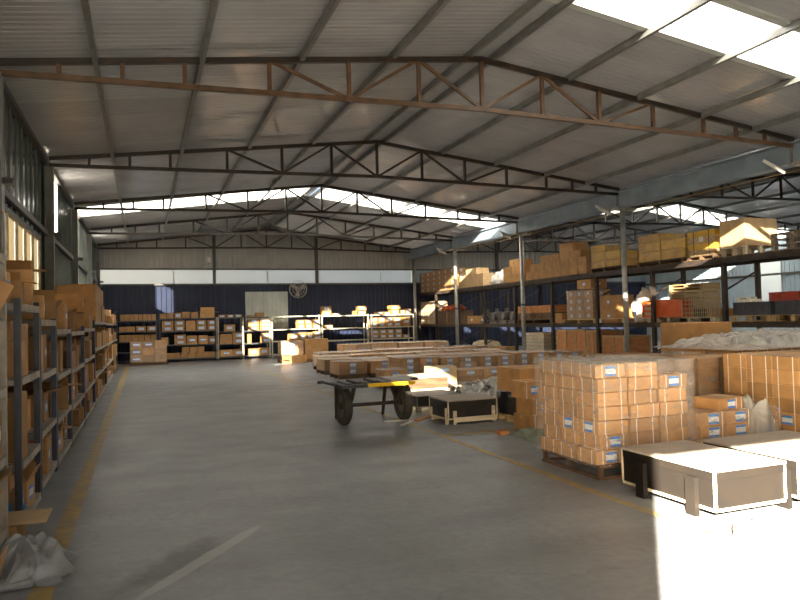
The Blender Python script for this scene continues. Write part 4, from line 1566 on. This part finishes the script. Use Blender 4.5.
# small black crates in mid floor
L3 = [(6.20, 9.34, 0.24, 0.05, 0.03, 'wood_pale'), (6.30, 9.26, 0.2, 0.05, 0.03, 'wood_pale'), (6.95, 9.26, 0.24, 0.05, 0.03, 'wood_pale'), (6.2, 9.9, 0.2, 0.03, 0.05, 'wood_pale'), (7.0, 9.9, 0.2, 0.03, 0.05, 'wood_pale')]
t = skid_crate(6.2, 7.02, 9.28, 9.98, 0.09, 0.36, 'black flat crate with pale wooden feet before the silver film heap', legs=L3)
MB().box(6.28, 7.0, 9.24, 9.27, 0.03, 0.10).build('skid', 'wood_pale', t)
MB().box(6.2, 7.02, 9.9, 9.96, 0.0, 0.06).build('skid', 'wood_pale', t)
t = skid_crate(6.3, 7.15, 10.75, 11.6, 0.10, 0.27, 'low black crate on a dark pallet between cart and silver film heap', lid='crate_black', edge='wood_grey',
               legs=[(6.34, 10.8, 0.1, 0.08, 0.08, 'wood_grey'), (7.1, 10.8, 0.1, 0.08, 0.08, 'wood_grey'), (6.34, 11.5, 0.1, 0.08, 0.08, 'wood_grey'), (7.1, 11.5, 0.1, 0.08, 0.08, 'wood_grey')])

# silver film heap and black wrapped load
drape('film_heap', 6.95, 8.7, 10.2, 12.1, 0.0, [(7.75, 11.2, 0.5, 0.36), (8.2, 11.3, 0.5, 0.42), (7.35, 11.0, 0.4, 0.2), (8.0, 10.7, 0.4, 0.24)], 'silver_film',
      'crumpled heap of silvery plastic film behind the black crate', 'plastic film', 6, 0.16, 60)
pallet(7.12, 7.95, 8.75, 9.5, 0, 'pale wooden pallet under the black wrapped load', 'pale wooden pallets', 'wood', 0.10)
t = heap('wrapped_bundle', 7.53, 9.15, 0.10, 0.1, 0.1, 0.1, 'black_plastic', None, None)
bpy.data.objects.remove(t)
t = film(7.14, 7.92, 8.80, 9.46, 0.105, 0.42, 'load wrapped in black plastic under the large brown carton', m='black_plastic', seed=5, amp=0.02, gap=0.005, name='wrapped_bundle')
t['category'] = 'wrapped load'
carton(7.55, 9.15, 0.452, 0.78, 0.70, 0.36, 'large plain brown carton', 'on the black wrapped load', 'large carton on black load', m='card', force=True)
# three small cartons in front
carton(7.10, 8.34, 0.001, 0.42, 0.42, 0.22, 'brown carton, lowest of three stacked', 'between tarp and black wrapped load', 'stack of three by the black load', straps=(-0.28, 0.28), force=True)
carton(7.16, 8.36, 0.222, 0.42, 0.42, 0.22, 'brown carton with blue sticker, middle of three', 'beside black wrapped load', 'stack of three by the black load', label=['-y'], lsize=(0.11, 0.12), straps=(-0.32, 0.34), force=True)
carton(7.04, 8.40, 0.443, 0.32, 0.36, 0.24, 'brown carton with blue sticker, topmost of three', 'beside black wrapped load', 'stack of three by the black load', label=['-y'], lsize=(0.10, 0.115), straps=(-0.38, 0.36), force=True)
drape('tarp', 6.5, 7.1, 7.2, 8.15, 0.0, [(6.72, 7.85, 0.2, 0.08), (6.82, 7.55, 0.2, 0.11), (6.9, 7.4, 0.15, 0.09)], 'tarp', 'crumpled grey-green tarpaulin on the floor beside the tall wrapped stack', 'tarpaulin', 3, 0.06)
o = MB().box(6.42, 6.55, 8.10, 8.25, 0, 0.05).build('brick_scrap', 'wood_orange')
tag(o, 'small brown wooden block on the floor beside the tarpaulin', 'block')

# ================================================================== MAIN WRAPPED STACK
SX0, SY0, BW, BD, BH = 6.03, 5.47, 0.375, 0.335, 0.1365
ZB = 0.145
t = thing('steel_pallet', 'rusty brown steel pallet frame under the tall wrapped carton stack', 'pallet', (6.6, 5.97, 0))
for (x0, x1, y0, y1) in ((6.02, 7.15, 5.45, 5.49), (6.02, 7.15, 6.42, 6.46), (6.02, 6.06, 5.49, 6.42), (7.11, 7.15, 5.49, 6.42)):
    MB().box(x0, x1, y0, y1, 0.0, 0.03).build('floor_rail', 'steel_brown', t)
    MB().box(x0, x1, y0, y1, 0.11, 0.142).build('top_rail', 'steel_brown', t)
for x in (6.03, 6.565, 7.10):
    for y in (5.455, 5.94, 6.415):
        MB().box(x, x + 0.04, y, y + 0.035, 0.03, 0.11).build('post', 'steel_brown', t)
for i in range(4):
    xx = 6.10 + i * 0.27
    MB().box(xx, xx + 0.12, 5.49, 6.42, 0.12, 0.142).build('slat', 'steel_brown', t)
rs = random.Random(3)
lblF = {(0, 0): 1, (0, 6): 1, (1, 0): 1, (2, 0): 1, (0, 1): 1, (2, 5): 1}     # front faces (col,row)
lblL = {(1, 2): 1, (0, 2): 1}
MS = 'of tall wrapped stack on steel pallet'
MG = 'tall wrapped stack on the steel pallet'
for r in range(7):
    for c in range(3):
        for dd in range(3):
            if c == 2 and r == 6:
                continue
            if c > 0 and dd > 0 and r < 5:
                continue
            jx, jy = rs.uniform(-0.008, 0.008), rs.uniform(-0.008, 0.008)
            if r == 6 and c == 1 and dd == 1:
                jx = 0.02
            lab = []
            if dd == 0 and (c, r) in lblF:
                lab.append('-y')
            if c == 0 and (dd, r) in lblL:
                lab.append('-x')
            xo = (0.012 if r % 2 else 0.0) - (0.05 if r == 0 else 0)
            look = 'strapped carton with blue sticker in' if lab else 'plain strapped carton in'
            carton(SX0 + BW * (c + 0.5) + xo + jx, SY0 + BD * (dd + 0.5) + jy - (0.03 if r == 0 else 0), ZB + r * (BH + 0.0008), BW - 0.022, BD - 0.022, BH - 0.004,
                   look, '%s layer %s' % (ORD[r], MS), MG, label=lab, lsize=(0.125, 0.10), straps=(-0.28, 0.28) if dd == 0 else (), tape=False, force=True)
            if c == 0:
                CARTONS[-1]['xs'] = (-0.28, 0.28)
film(6.0, 7.19, 5.44, 6.5, 0.13, 1.10, 'clear stretch film round the tall carton stack on steel pallet', m='film', seed=1, amp=0.016, gap=0.012, mtop='film_top')
film(6.03, 6.85, 5.5, 6.5, 1.02, 1.12, 'bunched pale film lying over the top of the tall carton stack', m='film_thick', seed=9, amp=0.03, gap=0.02, name='film_cover')

# ================================================================== RIGHT WRAPPED STACKS
pallet(8.56, 9.8, 5.32, 6.4, 0, 'wooden pallet under the tall carton stack with pale straps', 'wooden pallets', 'wood_grey', 0.14)
RM, RG = 'of stack behind second black crate', 'tall stack behind the second black crate'
for r in range(6):
    for dd in range(3):
        for c in range(3):
            if c > 0 and dd > 0 and r < 5:
                continue
            lab = ['-x'] if (dd, r) in ((1, 0), (0, 1)) and c == 0 else []
            carton(8.58 + 0.40 * (c + 0.5), 5.35 + 0.345 * (dd + 0.5), 0.142 + r * 0.1555, 0.392, 0.338, 0.1545,
                   'strapped brown carton with blue sticker' if lab else 'strapped brown carton', 'in %s layer %s' % (ORD[r], RM), RG, tape=False, label=lab, lsize=(0.13, 0.1))
            if c == 0:
                CARTONS[-1]['xs'] = (-0.28, 0.28)
# low wrapped cartons between
pallet(7.32, 8.46, 5.5, 6.25, 0, 'small grey pallet under the low cartons with loose film', 'wooden pallets', 'wood_grey', 0.12)
LM, LG = 'in the low half-unwrapped pile', 'low half-unwrapped pile beside the tall stack'
for r in range(3):
    for c in range(3):
        if not (r == 2 and c == 2):
            carton(7.34 + 0.37 * (c + 0.5), 5.69, 0.122 + r * 0.138, 0.36, 0.35, 0.136, 'brown carton with blue sticker', LM, LG, label=['-y'], lsize=(0.14, 0.105), tape=False, force=True, straps=(0.32,))
        carton(7.34 + 0.37 * (c + 0.5), 6.05, 0.122 + r * 0.138, 0.36, 0.35, 0.136, 'brown carton', LM, LG, tape=False)
carton(7.80, 5.72, 0.54, 0.40, 0.33, 0.125, 'brown carton with blue sticker, topmost', LM, LG, label=['-y'], lsize=(0.12, 0.09), straps=(0.2, 0.4), tape=False, force=True, rz=0.12)
film(7.33, 8.46, 5.5, 6.25, 0.125, 0.545, 'loose clear film round the low half-unwrapped pile', m='film', seed=21, amp=0.03, gap=0.008)
drape('film_bunch', 7.98, 8.42, 5.30, 5.75, 0.12, [(8.2, 5.50, 0.22, 0.46), (8.1, 5.62, 0.15, 0.52), (8.33, 5.42, 0.12, 0.30)], 'film_heavy',
      'bunch of loose clear film hanging from the low pile', 'plastic film', 5, 0.10)
# loads behind
pallet(8.3, 9.5, 6.9, 8.0, 0, 'wooden pallet under the wrapped load behind the low pile', 'wooden pallets', 'wood_grey', 0.14)
for r in range(6):
    for c in range(3):
        carton(8.35 + 0.38 * (c + 0.5), 7.2, 0.142 + r * 0.141, 0.37, 0.5, 0.14, 'film-wrapped brown carton', 'in %s layer of wrapped load behind the low pile' % ORD[r], 'wrapped load behind the low pile', tape=False)
    carton(8.54, 7.71, 0.142 + r * 0.141, 0.37, 0.5, 0.14, 'film-wrapped brown carton', 'in %s layer of wrapped load behind the low pile' % ORD[r], 'wrapped load behind the low pile', tape=False)
film(8.34, 9.5, 6.94, 7.98, 0.15, 1.0, 'hazy stretch film round the load behind the low pile', m='film_thick', seed=31, amp=0.02)
pallet(9.7, 12.2, 7.2, 8.6, 0, 'wooden pallet under the wide film-covered load', 'wooden pallets', 'wood_grey', 0.14)
for r in range(3):
    for c in range(5):
        carton(9.75 + 0.48 * (c + 0.5), 7.55, 0.142 + r * 0.30, 0.47, 0.6, 0.298, 'brown carton', 'in the wide film-covered load before the rack', 'wide film-covered load', tape=False, straps=(-0.3, 0.3) if r == 2 else ())
    for c in range(5):
        carton(9.75 + 0.48 * (c + 0.5), 8.2, 0.142 + r * 0.30, 0.47, 0.6, 0.298, 'brown carton', 'in the wide film-covered load before the rack', 'wide film-covered load', tape=False)
drape('film_cover', 9.5, 12.4, 7.0, 8.8, 1.045, [(10.3, 8.0, 0.8, 0.16), (11.2, 7.9, 1.0, 0.20), (12.0, 8.0, 0.6, 0.14), (9.9, 7.7, 0.5, 0.08)], 'film_heavy',
      'grey hazy film sheet draped over the wide load before the rack', 'plastic film', 41, 0.07, 60)
carton(11.07, 9.35, 0.86, 0.95, 0.7, 0.55, 'large brown carton with small blue sticker', 'behind the wide film-covered load', 'large carton behind film-covered load', label=['-y'], lsize=(0.16, 0.14), force=True)
carton(11.07, 9.35, 0.001, 1.0, 0.8, 0.858, 'large brown carton under another', 'behind the wide film-covered load', 'large carton under another behind film load', force=True)

# ================================================================== RIGHT PALLET RACK
RX0, RX1 = 15.3, 16.4
PY = [7.7, 10.2, 12.7, 15.2, 17.7, 20.2, 22.7, 25.2, 27.7, 30.2, 32.4]
ZM, ZT = 1.34, 2.93
rk = thing('pallet_rack', 'long dark brown heavy pallet rack of two storeys behind the pipe columns', 'rack', (15.85, 20, 0))
for y in PY:
    for x in (RX0, RX1):
        MB().box(x - 0.05, x + 0.05, y - 0.05, y + 0.05, 0, 2.90 if x == RX1 else 2.82).build('post', 'rack_brown', rk)
    for z in (0.5, 2.1):
        MB().bar((RX0, y, z), (RX1, y, z + 0.5), 0.035).build('brace', 'rack_brown', rk)
for a, b in zip(PY[:-1], PY[1:]):
    for x in (RX0, RX1):
        MB().box(x - 0.03, x + 0.03, a + 0.05, b - 0.05, ZM - 0.14, ZM - 0.02).build('beam', 'rack_brown', rk)
        MB().box(x - 0.05, x + 0.05, a, b, ZT - 0.15, ZT - 0.02).build('beam', 'rack_brown', rk)
    for z in (ZM, ZT):
        n = 9
        for i in range(n):
            yy = a + 0.06 + i * (b - a - 0.12) / n
            MB().box(RX0 - 0.06, RX1 + 0.04, yy, yy + 0.2, z - 0.02, z).build('deck_board', 'wood_dark', rk)


def crate(name, x0, x1, y0, y1, z0, z1, m, label, cat='crate', fm=None, group=None, slats=3):
    """wooden crate: body set back behind frame battens and slats"""
    t = thing(name, label, cat, ((x0 + x1) / 2, (y0 + y1) / 2, z0), group)
    MB().box(x0 + 0.02, x1 - 0.02, y0 + 0.02, y1 - 0.02, z0 + 0.01, z1 - 0.01).build('body', m, t)
    fm = fm or m
    for xx in (x0, x1 - 0.06):
        for yy in (y0, y1 - 0.06):
            MB().box(xx, xx + 0.06, yy, yy + 0.06, z0, z1).build('corner_batten', fm, t)
    for z in (z0, z1 - 0.06):
        MB().box(x0 + 0.06, x1 - 0.06, y0, y0 + 0.02, z, z + 0.06).build('rail', fm, t)
        MB().box(x0, x0 + 0.02, y0 + 0.06, y1 - 0.06, z, z + 0.06).build('rail', fm, t)
    for i in range(1, slats):
        yy = y0 + (y1 - y0) * i / slats
        MB().box(x0, x0 + 0.02, yy - 0.03, yy + 0.03, z0 + 0.06, z1 - 0.06).build('slat', fm, t)
    return t


def rcart(y0, y1, z, h, nst, look, place, grp, m='card', x=15.62, d=0.62, lab=False, n=1, sq=False):
    step = (y1 - y0) / n
    for i in range(n):
        for s in range(nst):
            carton(x, y0 + step * (i + 0.5), z + s * (h + 0.001), d, step - 0.02, h, look + (', %s layer,' % ORD[s] if nst > 1 else ''), place, grp, 0, (['-x', '-y'] if lab else []), m=m, tape=False,
                   lsize=(0.12, 0.12), lm='label_pale')


# top storey
zt = ZT + 0.001
TG = 'cartons on the top storey of the pallet rack, '
rcart(28.0, 32.2, zt, 0.25, 4, 'brown carton with white sticker', 'tall far-wall stack on rack top', TG + 'far stack', lab=True, n=6)
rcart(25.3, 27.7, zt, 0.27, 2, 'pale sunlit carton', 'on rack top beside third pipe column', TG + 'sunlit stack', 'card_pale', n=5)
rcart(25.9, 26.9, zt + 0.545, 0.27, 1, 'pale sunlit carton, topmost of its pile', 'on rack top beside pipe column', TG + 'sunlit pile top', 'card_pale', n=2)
heap('white_sack', 15.7, 24.4, ZT, 0.42, 0.55, 0.55, 'sack_white', 'white crumpled sack on the top storey of the pallet rack', 'sack', 2, 0.5, 4)
rcart(22.3, 23.6, zt, 0.30, 2, 'brown carton', 'on rack top beside the white sack', TG + 'pile beside the white sack', n=2)
rcart(22.35, 23.1, zt + 0.603, 0.26, 1, 'brown carton, topmost', 'on rack top beside the white sack', TG + 'pile beside the white sack', n=1)
rcart(18.2, 21.9, zt, 0.29, 1, 'brown carton of the lowest layer', 'in the long pile on rack top', TG + 'long mixed pile', n=8)
rcart(18.2, 21.6, zt + 0.292, 0.27, 1, 'brown carton of the second layer', 'in the long pile on rack top', TG + 'long mixed pile', n=7)
rcart(18.5, 20.9, zt + 0.565, 0.24, 1, 'brown carton of the third layer', 'in the long pile on rack top', TG + 'long mixed pile', n=4)
rcart(18.9, 19.7, zt + 0.807, 0.3, 1, 'brown carton standing topmost', 'in the long pile on rack top', TG + 'long mixed pile', n=1)


def yellow_load(y0, y1, hts, seed, label):
    pallet(15.25, 16.3, y0, y1, ZT, 'dark pallet under yellow wrapped boxes on rack top', 'pallets on the rack top', 'wood_dark', 0.12, detailed=False)
    z = ZT + 0.121
    for k, h in enumerate(hts):
        n = 2
        st = (y1 - y0) / n
        for i in range(n):
            if k == len(hts) - 1 and i == 0:
                continue
            o = link('yellow_box', box_mesh(0.9, st - 0.03, h - 0.01, 'yellow_card', 0.01), None, (15.75, y0 + st * (i + 0.5), z))
            tag(o, 'yellow box in the ' + label, 'box', label)
        z += h
    film(15.28, 16.22, y0 + 0.01, y1 - 0.01, ZT + 0.13, z, 'clear film round the ' + label, m='film', seed=seed, amp=0.03, gap=0.02)


yellow_load(16.55, 17.95, [0.22, 0.26, 0.24], 61, 'yellow wrapped load on rack top beside the long carton pile')
yellow_load(13.95, 15.75, [0.27, 0.27, 0.22], 62, 'yellow wrapped load on rack top between posts')
pallet(15.25, 16.3, 12.9, 13.85, ZT, 'dark pallet under the strapped plank bundle on rack top', 'pallets on the rack top', 'wood_dark', 0.1, detailed=False)
t = thing('plank_crate', 'orange-brown plank crate on rack top beside the big tan carton', 'crate', (15.75, 13.35, ZT + 0.1))
for i in range(4):
    MB().box(15.27, 16.2, 12.92, 13.82, ZT + 0.102 + i * 0.16, ZT + 0.102 + i * 0.16 + 0.15).build('plank_layer', 'yellow_card' if i % 2 else 'wood', t)
for yy in (13.1, 13.6):
    MB().box(15.262, 15.27, yy, yy + 0.02, ZT + 0.1, ZT + 0.74).build('strap', 'rack_dark', t)
o = MB().box(15.255, 15.262, 13.28, 13.42, ZT + 0.45, ZT + 0.58).build('paper_tag', 'lamp_white', t)
# big tan carton on a stand
t = thing('pallet_stand', 'pale wooden stand under the big tan carton on rack top', 'stand', (15.8, 12.38, ZT))
for yy in (12.03, 12.35, 12.66):
    for xx in (15.28, 15.75, 16.2):
        MB().box(xx, xx + 0.08, yy, yy + 0.08, ZT, ZT + 0.18).build('leg', 'wood_pale', t)
for xx in (15.26, 15.75, 16.2):
    MB().box(xx, xx + 0.1, 12.02, 12.75, ZT + 0.18, ZT + 0.21).build('top_board', 'wood_pale', t)
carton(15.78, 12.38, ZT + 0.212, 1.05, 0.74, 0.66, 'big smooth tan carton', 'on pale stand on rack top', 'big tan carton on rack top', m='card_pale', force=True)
for i in range(3):
    pallet(15.25, 16.3, 10.25, 11.3, ZT + i * 0.13, 'grey wooden pallet, %s from below, in stack beside the big tan carton' % ORD[i], 'stacked pallets on rack top', 'wood_grey', 0.125)

# middle storey
zm = ZM + 0.001
MGP = 'cartons on the middle storey of the pallet rack, '
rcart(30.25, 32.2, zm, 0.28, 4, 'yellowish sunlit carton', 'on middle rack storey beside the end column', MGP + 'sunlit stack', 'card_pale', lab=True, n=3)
for i in range(2):
    crate('wooden_crate', 15.3, 16.2, 28.05 + i * 1.02, 29.03 + i * 1.02, ZM, ZM + 0.62, 'wood_dark', 'dark brown wooden crate under orange bags on middle rack storey', 'crate', 'wood_dark', 'dark crates under orange bags')
heap('orange_bag', 15.65, 28.55, ZM + 0.62, 0.35, 0.5, 0.3, 'orange_bag', 'orange-red bag lying on dark crate in middle rack storey', 'bag', 3, 0.5, 4, 'orange bags on dark crates')
heap('orange_bag', 15.65, 29.5, ZM + 0.62, 0.35, 0.5, 0.25, 'orange_bag', 'orange-red bag lying on dark crate in middle rack storey', 'bag', 7, 0.5, 4, 'orange bags on dark crates')
rcart(26.0, 26.9, zm, 0.34, 1, 'brown carton standing alone', 'on middle rack storey behind third pipe column', MGP + 'lone carton', n=1, lab=True)


def machine(y, s, seed, label):
    t = thing('machine_part', label, 'machine part', (15.65, y, ZM), 'machine parts on the middle rack storey')
    r = random.Random(seed)
    MB().box(15.4, 15.95, y - 0.3 * s, y + 0.3 * s, ZM, ZM + 0.12).build('base', 'metal_misc', t)
    MB().cyl((15.65, y - 0.22 * s, ZM + 0.3), (15.65, y + 0.22 * s, ZM + 0.3), 0.19, 14).build('drum', 'metal_misc', t)
    MB().cyl((15.4, y, ZM + 0.28), (15.46, y, ZM + 0.28), 0.15, 14).build('flange', 'metal_misc', t)
    MB().cyl((15.65, y + 0.1, ZM + 0.4), (15.65, y + 0.1, ZM + 0.62), 0.07, 10).build('stub', 'metal_misc', t)


for i, y in enumerate((25.5, 24.7, 23.9, 23.2)):
    machine(y, 1.0, i, 'grey metal machine part on middle rack storey')
pallet(15.3, 16.3, 20.3, 22.6, ZM, 'dark pallet under flat orange-brown boxes on middle rack storey', 'pallets on the middle storey', 'wood_dark', 0.14, detailed=False)
for i in range(4):
    crate('flat_box', 15.32, 16.1, 20.32 + i * 0.57, 20.86 + i * 0.57, ZM + 0.141, ZM + 0.38, 'wood_dark', 'dark flat box on middle rack storey', 'box', 'wood_dark', 'dark flat boxes on the middle storey', 2)
    crate('flat_box', 15.32, 16.1, 20.32 + i * 0.57, 20.86 + i * 0.57, ZM + 0.381, ZM + 0.64, 'wood_orange', 'orange-brown flat wooden box on middle rack storey', 'box', 'wood_orange', 'orange-brown boxes on the middle storey', 2)
pallet(15.3, 16.3, 17.85, 19.6, ZM, 'pale pallet under the film-wrapped stack on middle rack storey', 'pallets on the middle storey', 'wood', 0.12, detailed=False)
rcart(18.0, 19.4, ZM + 0.121, 0.235, 4, 'film-wrapped brown carton', 'on pallet in middle rack storey', MGP + 'wrapped stack', x=15.7, d=0.7, n=3, lab=True)
film(15.34, 16.06, 18.0, 19.4, ZM + 0.13, ZM + 1.07, 'clear film round the carton stack on middle rack storey', m='film_thick', seed=71, amp=0.02)
rcart(18.0, 18.75, ZM + 1.10, 0.30, 1, 'brown carton with blue sticker, topmost', 'above the wrapped stack in middle rack storey', MGP + 'carton above the wrapped stack', n=1, lab=True)
rcart(19.65, 20.1, zm, 0.34, 1, 'plain brown carton', 'on middle rack storey beside the wrapped stack', MGP + 'carton beside the wrapped stack', n=1)
rcart(16.75, 17.6, zm, 0.42, 2, 'large brown carton', 'on middle rack storey behind first pipe column', MGP + 'large pair', n=1, lab=True)
for i, (y, z) in enumerate(((16.25, 0.45), (16.45, 0.75), (15.95, 0.62), (16.2, 1.02), (15.7, 0.4))):
    heap('foam_block', 15.85, y, ZM + z - 0.44, 0.24, 0.2, 0.42, 'foam', 'piece of white foam padding heaped on middle rack storey', 'foam', i + 3, 0.5, 3, 'foam padding on the middle storey', smooth=False)
for i in range(8):
    pallet(15.78, 16.4, 13.9, 15.1, ZM + 0.35 + i * 0.085, 'pale wooden board frame, %s from the bottom of its stack, middle rack storey' % ORD[i], 'stacked board frames on the middle storey', 'wood', 0.08, detailed=False)
pallet(15.76, 16.42, 13.85, 15.1, ZM, 'dark base frame under the stacked board frames', 'base frames', 'wood_dark', 0.34, detailed=False)
t = thing('plastic_crate', 'bright orange plastic crate with slotted side on middle rack storey', 'crate', (15.4, 14.75, ZM + 0.12))
OY0, OY1, OZ0, OZ1 = 14.2, 15.75, ZM + 0.14, ZM + 0.62
MB().box(15.400, 15.700, OY0, OY1, OZ0, OZ0 + 0.03).build('floor', 'orange_plastic', t)
MB().box(15.380, 15.400, OY0, OY1 - 0.6, OZ0, OZ1).build('side_panel', 'orange_plastic', t)
MB().box(15.700, 15.720, OY0, OY1, OZ0, OZ1).build('side_panel', 'orange_plastic', t)
MB().box(15.380, 15.720, OY0 - 0.02, OY0, OZ0, OZ1).build('end_panel', 'orange_plastic', t)
MB().box(15.380, 15.720, OY1, OY1 + 0.02, OZ0, OZ1).build('end_panel', 'orange_plastic', t)
for i in range(4):
    z = OZ0 + i * 0.14
    MB().box(15.375, 15.400, OY1 - 0.6, OY1, z, z + 0.06).build('slot_bar', 'orange_plastic', t)
for y in (OY1 - 0.6, OY1 - 0.06):
    MB().box(15.370, 15.400, y, y + 0.06, OZ0, OZ1).build('upright', 'orange_plastic', t)
MB().box(15.400, 15.460, OY1 - 0.55, OY1 - 0.05, OZ0 + 0.03, OZ1 - 0.1).build('contents', 'wood_pale', t)
pallet(15.2, 16.3, 15.25, 17.5, ZM, 'pale pallet at the front of middle rack storey behind first pipe column', 'pallets on the middle storey', 'wood_pale', 0.13)
bpy.data.objects['plastic_crate'].location.z += 0.0
pallet(15.2, 15.56, 13.0, 14.6, ZM, 'pale narrow pallet under the orange plastic crate', 'pallets on the middle storey', 'wood_pale', 0.12)
# wire basket
t = thing('wire_basket', 'cream wire mesh basket on middle rack storey', 'basket', (15.6, 13.35, ZM + 0.12))
g = MB()
y0, y1, z0, z1, x0, x1 = 12.85, 14.05, ZM + 0.125, ZM + 0.80, 15.22, 15.55
for i in range(10):
    yy = y0 + (y1 - y0) * i / 9
    MB().bar((x0, yy, z0), (x0, yy, z1), 0.016).build('wire', 'wire', t)
    MB().bar((x1, yy, z0), (x1, yy, z1), 0.016).build('wire', 'wire', t)
for j in range(7):
    zz = z0 + (z1 - z0) * j / 6
    MB().bar((x0, y0, zz), (x0, y1, zz), 0.016).build('wire', 'wire', t)
    MB().bar((x1, y0, zz), (x1, y1, zz), 0.016).build('wire', 'wire', t)
    for yy in (y0, y1):
        MB().bar((x0, yy, zz), (x1, yy, zz), 0.016).build('wire', 'wire', t)
# dark crates on pallets near the front end
for i, (a, b) in enumerate(((10.3, 11.35), (11.4, 12.5))):
    pallet(15.25, 16.3, a, b, ZM, 'brown pallet under a black metal bin on middle rack storey', 'pallets under the black bins', 'wood', 0.15)
    o = crate('metal_bin', 15.3, 16.2, a + 0.03, b - 0.03, ZM + 0.15, ZM + 0.46, 'rack_dark', 'black metal bin under the %s in middle rack storey' % ('red box' if i == 0 else 'cream foam pieces'), 'bin', 'rack_dark', 'black metal bins on the middle storey', 4)
crate('red_box', 15.35, 15.95, 10.75, 11.5, ZM + 0.46, ZM + 0.66, 'red_plastic', 'flat red box on black metal bin in middle rack storey', 'box', 'red_plastic')
for i in range(4):
    o = MB().box(15.4, 15.6, 11.9 + i * 0.14, 12.02 + i * 0.14, ZM + 0.46, ZM + 0.53 + 0.05 * (i % 2)).build('foam_piece', 'foam')
    tag(o, 'small cream foam piece on black metal bin in middle rack storey', 'foam', 'foam pieces on black bin')
heap('grey_bag', 15.75, 9.82, ZM, 0.28, 0.3, 0.75, 'grey_plastic', 'large grey plastic bag on middle rack storey beside black bins', 'bag', 5, 0.4, 4)
crate('low_crate', 15.6, 16.3, 12.75, 13.6, ZM + 0.13, ZM + 0.33, 'wood_orange', 'low brown crate behind wire basket in middle rack storey', 'crate')

# ground storey of the rack
for i in range(7):
    heap('filled_sack', 15.75 + (i % 2) * 0.1, 25.5 + (i % 4) * 0.5, 0.02 + 0.27 * (i // 4), 0.4, 0.36, 0.34, 'sack', 'beige filled sack in the pile under the pallet rack', 'sack', i + 2, 0.22, 4, 'beige sacks under the rack')
rcart(23.6, 24.9, 0.0, 0.40, 1, 'brown carton', 'on the floor under the rack beside beige sacks', 'cartons under the rack beside the sacks', n=2)
for i in range(8):
    o = MB().box(15.35, 16.2, 20.9, 22.1, 0.05 + i * 0.12, 0.05 + i * 0.12 + 0.10).build('lumber_layer', 'wood_pale')
    tag(o, 'pale plank layer, %s from the floor, in lumber stack under the rack' % ORD[i], 'plank', 'lumber stack under the rack')
    if i == 0:
        o.location.z = 0.0
crate('wooden_crate', 15.32, 16.3, 18.4, 20.05, 0.0, 1.12, 'wood_orange', 'tall orange-brown wooden crate with pale battens under the wrapped stack bay', 'crate', 'wood', slats=3)
crate('wooden_crate', 15.32, 16.3, 17.78, 18.35, 0.0, 1.10, 'wood_orange', 'narrow orange-brown wooden crate beside the rack post', 'crate', 'wood', slats=2)
crate('wooden_crate', 15.32, 16.3, 16.5, 17.55, 0.0, 0.95, 'wood_orange', 'orange-brown wooden crate under the rack behind first pipe column', 'crate', 'wood', slats=2)
for i, y in enumerate((29.2, 28.4, 22.62, 15.7, 14.75)):
    heap('dark_bundle', 15.8, y, 0.0, 0.4, 0.38, 0.5, 'black_plastic', 'dark bundle in the shade under the pallet rack', 'bundle', i + 30, 0.4, 3, 'dark bundles under the rack')
heap('tyre_sack', 15.5, 13.6, 0.0, 0.35, 0.5, 0.75, 'yellow_case', 'yellow-grey bag under the rack beside the wire basket bay', 'bag', 12, 0.5, 4)

# low things on the floor before the rack
pallet(13.86, 14.8, 15.55, 16.25, 0.0, 'pale wooden pallet on the floor between pallet field and rack', 'pale wooden pallets', 'wood_pale', 0.14)
pallet(13.86, 14.8, 15.55, 16.25, 0.14, 'upper pale wooden pallet on the floor between pallet field and rack', 'pale wooden pallets', 'wood_pale', 0.14)
crate('flat_crate', 13.2, 14.6, 13.9, 15.3, 0.0, 0.55, 'wood_orange', 'flat orange-brown crate on the floor before the first pipe column', 'crate', 'wood')
crate('flat_crate', 12.0, 13.6, 11.5, 12.8, 0.0, 0.62, 'wood_grey', 'flat grey-brown crate on the floor before the rack', 'crate', 'wood_grey')

# blue posters of small writing are too far to read; nothing else carries text
flush_cartons(320)
